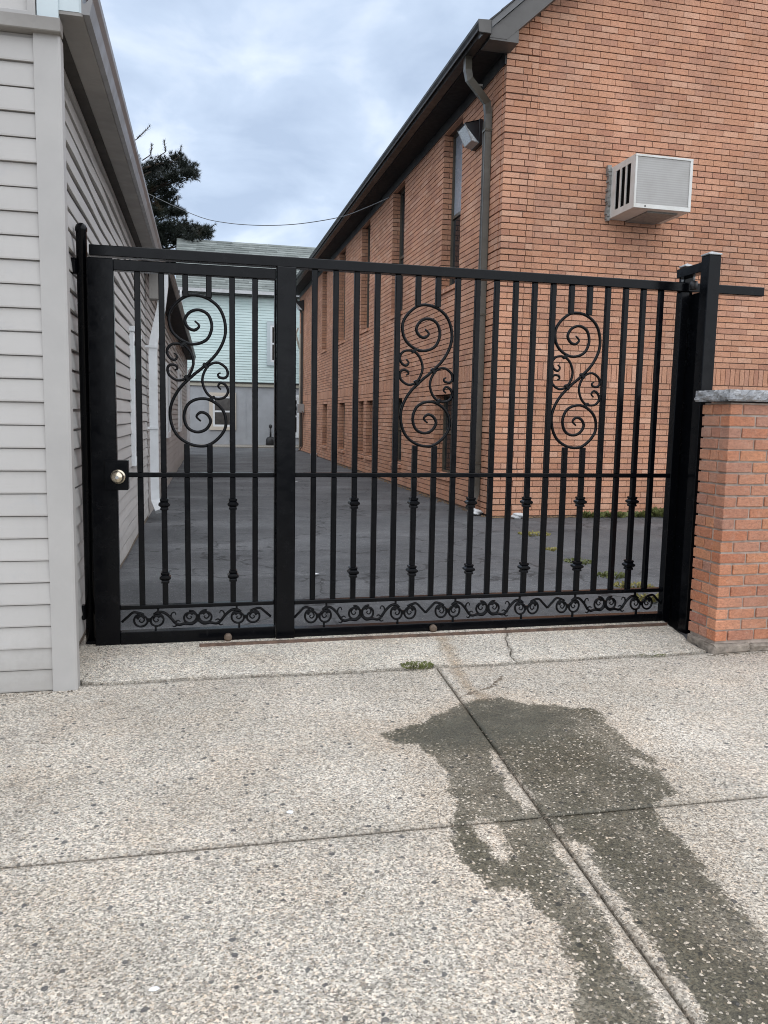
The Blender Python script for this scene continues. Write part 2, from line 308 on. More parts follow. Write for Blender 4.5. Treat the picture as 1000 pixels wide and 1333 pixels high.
# ------------------------------------------------------------------ mesh helpers
class MB:
    def __init__(s): s.v = []; s.f = []; s.t = []; s.sm = []
    def face(s, pts, t=.5, sm=False):
        n = len(s.v); s.v += [tuple(p) for p in pts]; s.f.append(tuple(range(n, n+len(pts)))); s.t.append(t); s.sm.append(sm)
    def add(s, vs, fs, t=.5, sm=False):
        n = len(s.v); s.v += [tuple(p) for p in vs]
        for f in fs: s.f.append(tuple(n+i for i in f)); s.t.append(t); s.sm.append(sm)
    def box(s, x0, x1, y0, y1, z0, z1, t=.5, b=0):
        if b <= 0:
            vs = [(x, y, z) for z in (z0, z1) for y in (y0, y1) for x in (x0, x1)]
            s.add(vs, [(0, 2, 3, 1), (4, 5, 7, 6), (0, 1, 5, 4), (2, 6, 7, 3), (0, 4, 6, 2), (1, 3, 7, 5)], t); return
        # chamfered box
        vs = []; 
        for (sx, X) in ((1, x0), (-1, x1)):
            for (sy, Y) in ((1, y0), (-1, y1)):
                for (sz, Z) in ((1, z0), (-1, z1)):
                    vs += [(X, Y+sy*b, Z+sz*b), (X+sx*b, Y, Z+sz*b), (X+sx*b, Y+sy*b, Z)]
        def i(a, c, d, k): return (a*4+c*2+d)*3+k
        fs = []
        for a in (0, 1): fs.append([i(a, 0, 0, 0), i(a, 0, 1, 0), i(a, 1, 1, 0), i(a, 1, 0, 0)])
        for a in (0, 1): fs.append([i(0, a, 0, 1), i(1, a, 0, 1), i(1, a, 1, 1), i(0, a, 1, 1)])
        for a in (0, 1): fs.append([i(0, 0, a, 2), i(0, 1, a, 2), i(1, 1, a, 2), i(1, 0, a, 2)])
        for a in (0, 1):
            for c in (0, 1):
                fs.append([i(a, c, 0, 0), i(a, c, 0, 1), i(a, c, 1, 1), i(a, c, 1, 0)])
                fs.append([i(a, 0, c, 0), i(a, 0, c, 2), i(a, 1, c, 2), i(a, 1, c, 0)])
                fs.append([i(0, a, c, 1), i(0, a, c, 2), i(1, a, c, 2), i(1, a, c, 1)])
                for d in (0, 1): fs.append([i(a, c, d, 0), i(a, c, d, 1), i(a, c, d, 2)])
        s.add(vs, fs, t)
    def tube(s, pts, r, n=8, t=.5, cap=True, closed=False, flat=1.0, up=None):
        pts = [Vector(p) for p in pts]; N = len(pts); rs = r if isinstance(r, (list, tuple)) else [r]*N
        base = len(s.v); ref = Vector(up) if up else None
        prev = None
        for k in range(N):
            a = pts[max(0, k-1)]; b = pts[min(N-1, k+1)]; d = (b-a).normalized()
            if prev is None:
                q = ref if ref is not None else (Vector((0, 0, 1)) if abs(d.z) < .9 else Vector((0, 1, 0)))
                x = d.cross(q).normalized()
            else:
                x = prev - d*prev.dot(d)
                x = x.normalized() if x.length > 1e-6 else d.orthogonal().normalized()
            prev = x; y = d.cross(x)
            for j in range(n):
                an = 2*math.pi*(j+.5)/n
                s.v.append(tuple(pts[k] + x*math.cos(an)*rs[k] + y*math.sin(an)*rs[k]*flat))
        for k in range(N-1):
            for j in range(n):
                a = base+k*n+j; b = base+k*n+(j+1) % n
                s.f.append((a, b, b+n, a+n)); s.t.append(t); s.sm.append(n > 4)
        if cap:
            s.f.append(tuple(base+j for j in reversed(range(n)))); s.t.append(t); s.sm.append(False)
            s.f.append(tuple(base+(N-1)*n+j for j in range(n))); s.t.append(t); s.sm.append(False)
    def lathe(s, prof, cx, cy, n=16, t=.5, axis='z'):
        base = len(s.v)
        for (r, h) in prof:
            for j in range(n):
                a = 2*math.pi*j/n
                if axis == 'z': s.v.append((cx+r*math.cos(a), cy+r*math.sin(a), h))
                elif axis == 'y': s.v.append((cx+r*math.cos(a), h, cy+r*math.sin(a)))
                else: s.v.append((h, cx+r*math.cos(a), cy+r*math.sin(a)))
        for k in range(len(prof)-1):
            for j in range(n):
                a = base+k*n+j; b = base+k*n+(j+1) % n
                s.f.append((a, b, b+n, a+n)); s.t.append(t); s.sm.append(True)
        s.f.append(tuple(base+j for j in range(n))); s.t.append(t); s.sm.append(False)
        s.f.append(tuple(base+(len(prof)-1)*n+j for j in range(n))); s.t.append(t); s.sm.append(False)
    def prism(s, prof, a0, a1, axis='y', t=.5):
        """extrude a 2D polygon along an axis; prof in the two other axes"""
        n = len(prof)
        def P(p, a): return (p[0], a, p[1]) if axis == 'y' else ((a, p[0], p[1]) if axis == 'x' else (p[0], p[1], a))
        vs = [P(p, a0) for p in prof]+[P(p, a1) for p in prof]
        fs = [tuple(range(n)), tuple(reversed(range(n, 2*n)))]+[(j, n+j, n+(j+1) % n, (j+1) % n) for j in range(n)]
        s.add(vs, fs, t)
    def mesh(s, name, mat, fix=True):
        me = bpy.data.meshes.new(name); me.from_pydata(s.v, [], s.f)
        a = me.attributes.new('tint', 'FLOAT', 'FACE'); a.data.foreach_set('value', np.array(s.t, dtype=np.float32))
        me.polygons.foreach_set('use_smooth', s.sm)
        if fix:
            import bmesh
            bm = bmesh.new(); bm.from_mesh(me); bmesh.ops.recalc_face_normals(bm, faces=bm.faces); bm.to_mesh(me); bm.free()
        me.materials.append(mat); me.update(); return me
    def build(s, name, mat, parent=None, fix=True, **k):
        o = bpy.data.objects.new(name, s.mesh(name, mat, fix)); col.objects.link(o)
        if parent is not None: o.parent = parent
        for a, b in k.items(): o[a] = b
        return o
def obj(name, me, parent=None, loc=(0, 0, 0), rot=(0, 0, 0)):
    o = bpy.data.objects.new(name, me); col.objects.link(o); o.location = loc; o.rotation_euler = rot
    if parent is not None: o.parent = parent
    return o
def thing(name, label, cat, loc=(0, 0, 0), rz=0, group=None):
    o = bpy.data.objects.new(name, None); col.objects.link(o); o.location = loc; o.rotation_euler.z = rz
    o.empty_display_size = .2; o['label'] = label; o['category'] = cat
    if group: o['group'] = group
    return o
def tag(o, label, cat, group=None):
    o['label'] = label; o['category'] = cat
    if group: o['group'] = group
    return o

# ------------------------------------------------------------------ ground
g = MB(); g.face([(-900, -900, -.16), (900, -900, -.16), (900, 900, -.16), (-900, 900, -.16)])
g.build('ground', M['street'], kind='structure')

def sdf(P, poly):
    poly = np.array(poly); n = len(poly); d = np.full(len(P), 1e9); inside = np.zeros(len(P), bool)
    for i in range(n):
        a = poly[i]; b = poly[(i+1) % n]; e = b-a; w = P-a
        t = np.clip((w@e)/(e@e), 0, 1); q = w-t[:, None]*e; d = np.minimum(d, np.hypot(q[:, 0], q[:, 1]))
        c = ((a[1] > P[:, 1]) != (b[1] > P[:, 1]))
        with np.errstate(divide='ignore', invalid='ignore'):
            xi = (b[0]-a[0])*(P[:, 1]-a[1])/(b[1]-a[1])+a[0]
        inside ^= c & (P[:, 0] < xi)
    return np.where(inside, d, -d)
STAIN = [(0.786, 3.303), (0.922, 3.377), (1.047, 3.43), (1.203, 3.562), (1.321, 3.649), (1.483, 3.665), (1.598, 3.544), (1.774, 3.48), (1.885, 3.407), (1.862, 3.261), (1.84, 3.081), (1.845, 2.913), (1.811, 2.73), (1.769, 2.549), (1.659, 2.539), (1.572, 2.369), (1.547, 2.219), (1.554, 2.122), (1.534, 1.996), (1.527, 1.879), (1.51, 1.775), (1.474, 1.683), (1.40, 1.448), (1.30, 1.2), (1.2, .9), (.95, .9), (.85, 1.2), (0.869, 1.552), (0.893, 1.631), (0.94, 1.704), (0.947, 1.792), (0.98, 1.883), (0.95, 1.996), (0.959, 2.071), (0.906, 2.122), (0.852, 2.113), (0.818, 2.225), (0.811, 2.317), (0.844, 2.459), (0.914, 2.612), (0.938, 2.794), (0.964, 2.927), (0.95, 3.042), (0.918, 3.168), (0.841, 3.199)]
DRY = [[(1.207, 3.06), (1.222, 2.954), (1.225, 2.774), (1.222, 2.614), (1.194, 2.515), (1.130, 2.552), (1.145, 2.747), (1.165, 2.93)],
       [(1.182, 2.439), (1.223, 2.384), (1.235, 2.236), (1.21, 2.021), (1.195, 1.789), (1.193, 1.595), (1.171, 1.489), (1.14, 1.3), (1.03, 1.3), (1.045, 1.508), (1.06, 1.617), (1.07, 1.745), (1.085, 1.804), (1.10, 1.922), (1.095, 2.039), (1.11, 2.163), (1.15, 2.33)],
       [(0.903, 2.512), (1.003, 2.509), (1.02, 2.373), (0.991, 2.281), (0.935, 2.203), (0.922, 2.295), (0.913, 2.419)],
       [(1.72, 3.02), (1.74, 3.0), (1.795, 2.80), (1.785, 2.72), (1.755, 2.82)]]
RUST = [(1.44, 4.78), (1.60, 4.78), (1.52, 4.4), (1.46, 4.1), (1.43, 3.85), (1.48, 3.6), (1.321, 3.6), (1.336, 3.969), (1.377, 4.31)]
CORE = [(.75, 3.2), (1.0, 3.1), (1.2, 3.05), (1.5, 3.1), (1.75, 3.25), (1.8, 3.45), (1.45, 3.68), (1.15, 3.55)]
JY = lambda x: 2.506-.018*x
JX = lambda y: 1.022+.069*y
CRX = [(2.077, 5.045), (1.93, 4.70), (1.855, 4.465), (1.80, 4.269), (1.72, 4.12), (1.629, 3.983), (1.56, 3.90), (1.498, 3.815), (1.40, 3.76), (1.31, 3.74)]

def slab(name, xa, xb, ya, yb, z, th, mat, parent, step=.025, zf=None, joints=True, e=.006):
    """one poured slab: grid top with slightly rounded edges, skirt down; xa/xb functions of y, ya/yb functions of x"""
    xm0, xm1 = xa(0), xb(0); y_lo = ya(0); y_hi = yb(0)
    nx = max(3, int(abs(xb(2)-xa(2))/step)); ny = max(3, int((yb(1)-ya(1))/step))
    U = np.linspace(0, 1, nx+1); V = np.linspace(0, 1, ny+1)
    U = np.concatenate([[0], [.35/ nx], U[1:-1], [1-.35/nx], [1]]); V = np.concatenate([[0], [.35/ny], V[1:-1], [1-.35/ny], [1]])
    uu_, vv_ = np.meshgrid(U, V)
    Xm = xa(2.5)+(xb(2.5)-xa(2.5))*uu_
    for _ in range(3):
        Ym = ya(Xm)+(yb(Xm)-ya(Xm))*vv_; Xm = xa(Ym)+(xb(Ym)-xa(Ym))*uu_
    Z = np.full(Xm.shape, z) + (zf(Xm, Ym) if zf else 0)
    edge = (uu_ < 1e-9) | (uu_ > 1-1e-9) | (vv_ < 1e-9) | (vv_ > 1-1e-9)
    Z = Z - edge*e
    dj = np.minimum(np.minimum(Xm-xa(Ym), xb(Ym)-Xm), np.minimum(Ym-ya(Xm), yb(Xm)-Ym))
    P2 = np.stack([Xm.ravel(), Ym.ravel()], 1)
    w = sdf(P2, STAIN)
    for q in DRY: w = np.minimum(w, -sdf(P2, q))
    ru = sdf(P2, RUST); co = np.clip(sdf(P2, CORE)/.28+.45, -1, 1)
    ny1, nx1 = Xm.shape
    verts = np.stack([Xm.ravel(), Ym.ravel(), Z.ravel()], 1)
    idx = np.arange(ny1*nx1).reshape(ny1, nx1)
    fa = np.stack([idx[:-1, :-1].ravel(), idx[:-1, 1:].ravel(), idx[1:, 1:].ravel(), idx[1:, :-1].ravel()], 1).tolist()
    ring = list(idx[0, :]) + list(idx[1:, -1]) + list(idx[-1, :-1][::-1]) + list(idx[1:-1, 0][::-1])
    nb = len(verts); low = verts[ring].copy(); low[:, 2] = z-th
    verts = np.concatenate([verts, low]); m = len(ring)
    for i in range(m): fa.append([int(ring[i]), nb+i, nb+(i+1) % m, int(ring[(i+1) % m])])
    me = bpy.data.meshes.new(name); me.from_pydata(verts.tolist(), [], fa)
    pad = lambda a, v: np.concatenate([a.ravel(), np.full(m, v)]).astype(np.float32)
    for nm, a, v in (('wet', w, -1), ('rust', ru, -1), ('core', co, 0), ('joint', dj if joints else dj*0+1, 0)):
        at = me.attributes.new(nm, 'FLOAT', 'POINT'); at.data.foreach_set('value', pad(a, v))
    me.materials.append(mat); me.update()
    me.polygons.foreach_set('use_smooth', [True]*((ny1-1)*(nx1-1))+[False]*m)
    o = obj(name, me, parent)
    return o
def fbm1(x, seed, f=1.0, oct=4):
    r_ = np.random.default_rng(seed); y = np.zeros_like(np.asarray(x, float)); a = 1
    for k in range(oct):
        ph = r_.random(3)*6.28; y = y + a*(np.sin(np.asarray(x)*f*(2**k)+ph[0])+.6*np.sin(np.asarray(x)*f*(2**k)*1.7+ph[1])); a *= .55
    return y
sidewalk = thing('sidewalk', '', ''); del sidewalk['label']; del sidewalk['category']; sidewalk['kind'] = 'structure'
apr = lambda x: 4.185+np.where(np.asarray(x) < .9, (.9-np.asarray(x))*.028, 0)+.006*fbm1(x, 3, 6)
dip = lambda X, Y: .004*np.sin(X*1.7+Y)+.003*np.sin(Y*2.3)
gp = .0045
slab('slab', lambda y: -3.2+0*y, lambda y: JX(y)-gp*.7, lambda x: JY(x)+gp, lambda x: apr(x)-.006, 0, .1, M['concrete'], sidewalk, .03)
slab('slab', lambda y: JX(y)+gp*.7, lambda y: 4.6+0*y, lambda x: JY(x)+gp, lambda x: apr(x)-.006, 0, .1, M['concrete'], sidewalk, .025)
slab('slab', lambda y: -3.2+0*y, lambda y: JX(y)-gp, lambda x: .2+0*x, lambda x: JY(x)-gp, 0, .1, M['concrete'], sidewalk, .03)
slab('slab', lambda y: JX(y)+gp, lambda y: 4.6+0*y, lambda x: .2+0*x, lambda x: JY(x)-gp, 0, .1, M['concrete'], sidewalk, .03)
for a, b in ((-12, -3.2), (4.6, 14)):
    slab('slab', lambda y: a+gp+0*y, lambda y: b-gp+0*y, lambda x: .2+0*x, lambda x: 4.18+0*x, 0, .1, M['concrete'], sidewalk, .5)
slab('slab', lambda y: -12+0*y, lambda y: 14+0*y, lambda x: -1.2+0*x, lambda x: .19+0*x, 0, .16, M['concrete'], sidewalk, .5)
b = MB(); b.box(-12, 14, -1.2, 4.15, -.12, -.03); b.build('joint_soil', M['foundation'], sidewalk)
# pale concrete apron under the gate
apron = thing('driveway_apron', '', ''); del apron['label']; del apron['category']; apron['kind'] = 'structure'
crk = lambda y: np.interp(y, [3.7, 4.2, 4.27, 4.465, 4.70, 5.05], [1.78, 1.79, 1.80, 1.857, 1.93, 2.079])+.006*fbm1(y, 11, 20, 3)
slab('slab', lambda y: -.595-.11*np.clip((y-4.25)/.1, 0, 1)+0*y, lambda y: crk(y)-.0022, lambda x: apr(x)+.004, lambda x: 5.16+0*x, .013, .12, M['apron'], apron, .03, e=.004)
slab('slab', lambda y: crk(y)+.0022, lambda y: 3.05+.30*np.clip(y-4.35, 0, .8)+.008*fbm1(y, 5, 9), lambda x: apr(x)+.004, lambda x: 5.16+0*x, .013, .12, M['apron'], apron, .03, e=.004)
# asphalt drive behind
def grid(name, xs, ys, zf, mat, **k):
    X, Y = np.meshgrid(xs, ys); Z = zf(X, Y); n = len(xs)
    v = np.stack([X.ravel(), Y.ravel(), Z.ravel()], 1).tolist(); idx = np.arange(len(v)).reshape(len(ys), n)
    f = np.stack([idx[:-1, :-1].ravel(), idx[:-1, 1:].ravel(), idx[1:, 1:].ravel(), idx[1:, :-1].ravel()], 1).tolist()
    me = bpy.data.meshes.new(name); me.from_pydata(v, [], f); me.materials.append(mat)
    me.polygons.foreach_set('use_smooth', [True]*len(f)); me.update(); o = obj(name, me)
    for a, b in k.items(): o[a] = b
    return o
def zasph(X, Y):
    z = .006+.012*np.sin(X*1.1+1)*np.sin(Y*.6)+.02*np.exp(-((X+.5)/.5)**2-((Y-6.5)/2)**2)
    cxs = np.interp(Y, [5.2, 6.339, 7.082, 7.759, 9.463, 10.7], [3.45, 3.62, 3.70, 3.69, 4.05, 4.3])+.02*np.sin(Y*9)+.012*np.sin(Y*23)
    z = z - .014*np.exp(-((X-cxs)/.022)**2)*(Y < 10.5)
    return z
xs = np.concatenate([np.linspace(-.9, 3.2, 42), np.linspace(3.22, 4.4, 60), np.linspace(4.5, 9, 24)])
ys = np.concatenate([np.linspace(5.165, 11, 140), np.linspace(11.2, 48, 90)])
grid('driveway', xs, ys, zasph, M['asphalt'], kind='structure')

# ------------------------------------------------------------------ bricks
_bm = {}
def brick_mesh(L, H, D, mat, var, b=.0018, rough=0):
    key = (round(L, 3), round(H, 3), D, mat, var)
    if key in _bm: return _bm[key]
    m = MB(); m.box(0, L, 0, D, 0, H, var*.37 % 1, b)
    r_ = random.Random(str(key))
    if rough:
        m.v = [(x+r_.uniform(-rough, rough), y+r_.uniform(-rough, rough)*.8, z+r_.uniform(-rough, rough)) for x, y, z in m.v]
    _bm[key] = m.mesh('brick', M[mat]); return _bm[key]
def runs(L, zs, hs, blen, jt, opens, skip=None, phase=0):
    """running bond: list of (u0,u1,z0,z1,row)"""
    out_ = []
    for k, (z0, h) in enumerate(zip(zs, hs)):
        cuts = [(a, b) for a, b, c, d in opens if c-.01 < z0+h/2 < d]
        segs = [(0, L)]
        for a, b in cuts:
            ns = []
            for p, q in segs:
                if b <= p or a >= q: ns.append((p, q)); continue
                if a > p: ns.append((p, a))
                if b < q: ns.append((b, q))
            segs = ns
        off = (phase+.5*(k % 2))*blen
        for p, q in segs:
            u = p; nxt = math.ceil((p-off)/blen+1e-6)*blen+off
            if nxt-p < .22*blen: nxt += blen
            while u < q-1e-6:
                e_ = min(nxt, q)
                if q-e_ < .2*blen: e_ = q
                u1 = e_-(jt if e_ < q-1e-6 else 0)
                if u1-u > .015: out_.append((u, u1, z0, z0+h, k))
                u = e_; nxt = e_+blen
                if abs((e_-off)/blen-round((e_-off)/blen)) > .02: nxt = math.ceil((e_-off)/blen+.25)*blen+off
    return out_

COURSE, JT, BL = .085, .0135, .25
Z0 = .035
bld = thing('brick_building', 'orange brick two storey building with dark eaves and narrow slot windows', 'building', (4.10, 10.7, 0))
BX, BY = 4.10, 10.7
rows = [(Z0+i*COURSE) for i in range(160)]
SOL = 23                                   # soldier course takes rows 23..25
stuff = MB(); cand = []
def jit(a): return random.uniform(-a, a)
def emit(face, u0, u1, z0, z1, D=.09, proud=0.0):
    """face: 'g' gable (faces -Y), 's' side (faces -X), 'j' far jamb (faces -Y at depth)"""
    cand.append((face, u0, u1, z0, z1, D, proud))
GL, QW = 6.4, .47
topz = lambda x: 6.44+.885*(x-.03)          # underside line of the rake, x local from corner
def gable():
    n = 150
    zs = rows[:n]; 
    # quoin strip at the corner
    for k in range(n):
        z0 = zs[k]; h = COURSE-JT-(.008 if k % 6 == 1 else 0)+jit(.0012)
        if z0 > 6.78: break
        if k % 2: parts = [(0, .24), (.25, .365), (.375, QW-.008)]
        else: parts = [(0, .115), (.125, .355), (.365, QW-.008)]
        if random.random() < .2: parts = [(0, .30), (.31, QW-.008)]
        for a, b in parts: emit('g', a, b, z0, z0+h, .10, .010+(.004 if k % 6 == 1 else 0))
    for (u0, u1, z0, z1, k) in runs(GL, zs, [COURSE-JT]*n, BL, .007, []):
        if u1 < QW: continue
        u0 = max(u0, QW)
        if u1-u0 < .02: continue
        if SOL <= k < SOL+3: continue
        if z0 > topz(u0)+.32: continue
        emit('g', u0, u1, z0, z1+jit(.001))
    u = QW
    while u < GL: emit('g', u, u+.072, rows[SOL], rows[SOL]+3*COURSE-JT); u += .0825
gable()
# side wall: u measured from the near corner into the alley
SL = 22.4
UW = [(1.80, 2.78, 3.60, 6.16), (5.40, 6.40, 3.60, 6.16), (8.72, 9.72, 3.60, 6.16), (12.02, 13.02, 3.60, 6.16), (15.30, 16.30, 3.60, 6.16)]
LW = [(1.93, 2.93, .46, 1.84), (5.28, 6.20, .46, 1.84), (8.13, 8.86, .46, 1.84), (9.20, 9.95, .46, 1.84), (11.87, 12.85, .46, 1.84), (15.05, 16.0, .46, 1.84)]
def side():
    n = 75; zs = [z for z in rows[:n] if z < 6.25]; n = len(zs)
    for k in range(n):
        z0 = zs[k]; h = COURSE-JT-(.008 if k % 6 == 1 else 0)
        a, b = (.10, .24) if k % 2 == 0 else (.10, .355)
        emit('s', a, b, z0, z0+h, .10, .010)
        emit('s', b+.01, QW-.008, z0, z0+h, .10, .010)
    for (u0, u1, z0, z1, k) in runs(SL, zs, [COURSE-JT]*n, BL, .005, UW+LW):
        if u1 < QW+.02: continue
        u0 = max(u0, QW)
        if SOL <= k < SOL+3: continue
        emit('s', u0, u1, z0, z1, .09, jit(.0012))
    u = QW
    while u < SL: emit('s', u, u+.072, rows[SOL], rows[SOL]+3*COURSE-JT); u += .0825
    for (a, b, c, d) in UW+LW:
        for k, z in enumerate(zs):
            if c-.01 < z+.035 < d:
                if k % 2: emit('j', b, .092, z, z+COURSE-JT); 
                else: emit('j', b, -.092, z, z+COURSE-JT)
side()
# choose the 300 that show largest: gable bricks in the clear above the gate, near the air conditioner and corner
def score(c):
    f, u0, u1, z0, z1 = c[:5]
    if f != 'g': return -9
    if z0 < 2.55 or u0 > 3.95 or (u1-u0) < .2: return -5
    return -abs(z0-4.3)-.25*abs(u0-1.8)
order = sorted(range(len(cand)), key=lambda i: -score(cand[i])); top = set(order[:300])
mb_loc = Matrix.Identity(4)
nb = 0
for i, (f, u0, u1, z0, z1, D, pr) in enumerate(cand):
    L_ = u1-u0; H_ = z1-z0; t = random.random()
    pj = pr+random.uniform(-.0015, .0025)
    if i in top:
        me = brick_mesh(round(L_, 2) if abs(round(L_, 2)-L_) < .004 else L_, round(H_, 3), .09, 'brick', i % 3, .002, .0006)
        obj('brick', me, bld, (u0, -pj, z0)); nb += 1
    elif f == 'g': stuff.box(u0, u1, -pj, D, z0, z1, t)
    elif f == 's': stuff.box(-pj, D, u0, u1, z0, z1, t)
    elif f == 'j':
        y = u0; dd = .088 if u1 > 0 else .0
        # reveal bricks of the far jamb, their ends seen from the street
        if u1 > 0: stuff.box(.0, .19, y-.001, y+.09, z0, z1, t)
        else:
            stuff.box(.0, .10, y-.001, y+.09, z0, z1, t); stuff.box(.11, .19, y-.001, y+.09, z0, z1, random.random())
stuff.build('brickwork', M['brick'], bld, fix=False, kind='stuff')
# mortar core with the window openings left out, set behind the brick faces
mo = MB(); dm_ = .011
mo.box(.02, QW, dm_-.006, .3, 0, 6.3); mo.box(QW, GL, dm_, .3, 0, 6.3)
mo.prism([(.02, 6.3), (GL, 6.3), (GL, topz(GL)+.3), (.02, 6.72)], dm_+.001, .3, 'y')
def side_core(zlo, zhi, opens):
    us = [.3]+[v for o_ in opens for v in (o_[0], o_[1]+.011)]+[SL]
    for a, b in zip(us[::2], us[1::2]): mo.box(dm_, .5, a, b, zlo, zhi)
side_core(0, LW[0][2], []); side_core(LW[0][2], LW[0][3], LW); side_core(LW[0][3], UW[0][2], []); side_core(UW[0][2], UW[0][3], UW); side_core(UW[0][3], 6.3, [])
mo.build('mortar', M['mortar'], bld)
# body behind + roof
bk = MB(); bk.box(.6, 12, .31, SL, 0, 6.3)
bk.build('inner_wall', M['mortar'], bld)
# windows of the side wall
for q, (a, b, c, d) in enumerate(UW+LW):
    up = q < len(UW)
    f = MB(); x0 = .185
    for (y0, y1, z0, z1) in ((a, a+.05, c, d), (b-.05, b, c, d), (a+.05, b-.05, c, c+.05), (a+.05, b-.05, d-.05, d)): f.box(x0-.03, x0+.04, y0, y1, z0, z1)
    zm = c+(d-c)*.46 if up else c+(d-c)*.5
    f.box(x0-.02, x0+.03, a+.05, b-.05, zm, zm+.05)
    fr = f.build('window', M['bronze_light'], bld)
    p = MB(); p.box(x0+.005, x0+.02, a+.05, b-.05, c+.05, zm); p.build('pane', M['glass'], fr)
    p = MB(); p.box(x0+.005, x0+.02, a+.05, b-.05, zm+.05, d-.05); p.build('pane', M['sky_pane'] if q == 0 else M['glass'], fr)  # first window's upper pane has its sky reflection put into the colour
    sl_ = MB(); y = a
    n_ = max(2, round((b-a)/.085)); w_ = (b-a)/n_
    for i in range(n_):
        sl_.add([(-.035, a+i*w_+.004, c-.085), (-.035, a+(i+1)*w_-.004, c-.085), (-.035, a+(i+1)*w_-.004, c-.018), (-.035, a+i*w_+.004, c-.018),
                 (.16, a+i*w_+.004, c-.085), (.16, a+(i+1)*w_-.004, c-.085), (.16, a+(i+1)*w_-.004, c+.012), (.16, a+i*w_+.004, c+.012)],
                [(0, 1, 2, 3), (4, 7, 6, 5), (0, 4, 5, 1), (3, 2, 6, 7), (0, 3, 7, 4), (1, 5, 6, 2)], random.random())
    sl_.build('sill', M['brick'], fr)
# eaves
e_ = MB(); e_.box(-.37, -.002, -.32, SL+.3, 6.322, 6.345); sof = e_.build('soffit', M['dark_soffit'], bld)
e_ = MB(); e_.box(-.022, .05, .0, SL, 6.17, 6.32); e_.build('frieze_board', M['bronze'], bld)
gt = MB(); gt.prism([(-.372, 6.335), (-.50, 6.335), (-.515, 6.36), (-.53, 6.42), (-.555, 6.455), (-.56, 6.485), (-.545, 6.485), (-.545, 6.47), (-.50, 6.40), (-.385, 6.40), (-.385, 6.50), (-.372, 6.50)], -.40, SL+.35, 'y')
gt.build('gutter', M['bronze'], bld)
# gutter end + eave return + rake
rt = MB(); rt.prism([(-.545, 6.34), (-.385, 6.34), (-.385, 6.50), (-.56, 6.49)], -.405, -.401, 'y'); rt.build('gutter_end', M['rake'], bld)
rt = MB(); rt.prism([(-.37, 6.30), (.03, 6.30), (.03, 6.455), (-.37, 6.44)], -.325, -.29, 'y')
rt.box(-.37, .03, -.29, 0, 6.30, 6.318)
rt.build('eave_return', M['rake'], bld)
sl_r = .895
rk = MB()
def rakep(x): return 6.47+sl_r*(x-.03)
rk.prism([(-.37, 6.325), (-.135, 6.325), (.03, rakep(.03)), (6.4, rakep(6.4)), (6.4, rakep(6.4)+.30), (-.37, rakep(-.37)+.30)], -.33, -.30, 'y')
rk.build('rake_board', M['rake'], bld)
rk = MB(); rk.prism([(-.50, rakep(-.50)+.31), (6.4, rakep(6.4)+.31), (6.4, rakep(6.4)+.40), (-.52, rakep(-.52)+.40)], -.36, -.27, 'y'); rk.build('rake_trim', M['drip'], bld)
rk = MB(); rk.prism([(.0, rakep(0)+.015), (6.4, rakep(6.4)+.015), (6.4, rakep(6.4)+.04), (.0, rakep(0)+.04)], -.30, .01, 'y'); rk.build('rake_soffit', M['rake'], bld)
rf = MB()
i = 0; x = -.56
while x < 6.3:
    x2 = min(6.4, x+.17); zz = lambda q: rakep(q)+.42
    rf.prism([(x, zz(x)-.015), (x2, zz(x2)-.015), (x2, zz(x2)+.004), (x, zz(x)+.012)], -.38, SL+.35, 'y', random.random()); x = x2-.01
rf.build('roof', M['shingle_dark'], bld)
# downspout of the brick building
def downspout(parent, path, mat, w=.10, d=.075):
    """rectangular pipe with ribbed face following a path"""
    m = MB(); m.tube(path, [w*.62]*len(path), 4, up=(0, 1, 0)); return m
dsp = MB()
dsp.tube([(-.44, .33, 6.38), (-.44, .33, 6.17), (-.41, .34, 6.06), (-.24, .40, 5.93), (-.10, .46, 5.83), (-.065, .49, 5.68), (-.062, .50, 5.4), (-.062, .50, 3.0), (-.062, .50, .42), (-.072, .49, .30), (-.14, .46, .15), (-.20, .44, .09)], .066, 4, up=(0, 1, 0))
d1 = dsp.build('downspout', M['bronze_light'], bld)
rb = MB()
for yy in (.455, .545): rb.box(-.116, -.108, yy-.006, yy+.006, .45, 5.6)
for z in (5.45, 2.9, .75): rb.box(-.122, -.0, .44, .56, z, z+.03)
rb.box(-.29, -.21, .345, .355, 5.99, 6.02)
rb.build('strap', M['bronze_light'], d1)
ds2 = MB(); ds2.tube([(-.44, 21.0, 6.35), (-.42, 21.0, 6.1), (-.2, 21.1, 5.7), (-.06, 21.15, 5.4), (-.06, 21.15, .2)], .06, 4, up=(0, 1, 0)); ds2.build('downspout', M['bronze'], bld)
pp = MB(); pp.tube([(-.05, 21.8, 4.7), (-.05, 21.8, .1)], .035, 6); pp.tube([(-.10, 22.1, 4.95), (-.2, 22.1, 4.7), (-.06, 21.8, 4.1)], .04, 6)
pp.build('conduit', M['band'], bld)

# utility meter at the far end
mt = thing('utility_meter', 'grey utility meter box with pipe at the far end of the brick side wall', 'meter', (4.1, 31.6, 1.55))
m = MB(); m.box(-.28, -.005, -.22, .22, 0, .34, b=.01); m.build('meter_box', M['meter'], mt)
m = MB(); m.tube([(-.1, -.25, .05), (-.12, -.5, .02), (-.12, -.5, -.4), (-.12, -.5, -1.3), (-.2, -.45, -1.45), (-.25, -.2, -1.5)], .022, 6); m.build('pipe', M['steel_rust'], mt)
m = MB(); m.lathe([(.09, -.30), (.09, -.36), (.03, -.38)], 0, .17, 12, axis='x'); m.build('dial', M['glass'], mt)

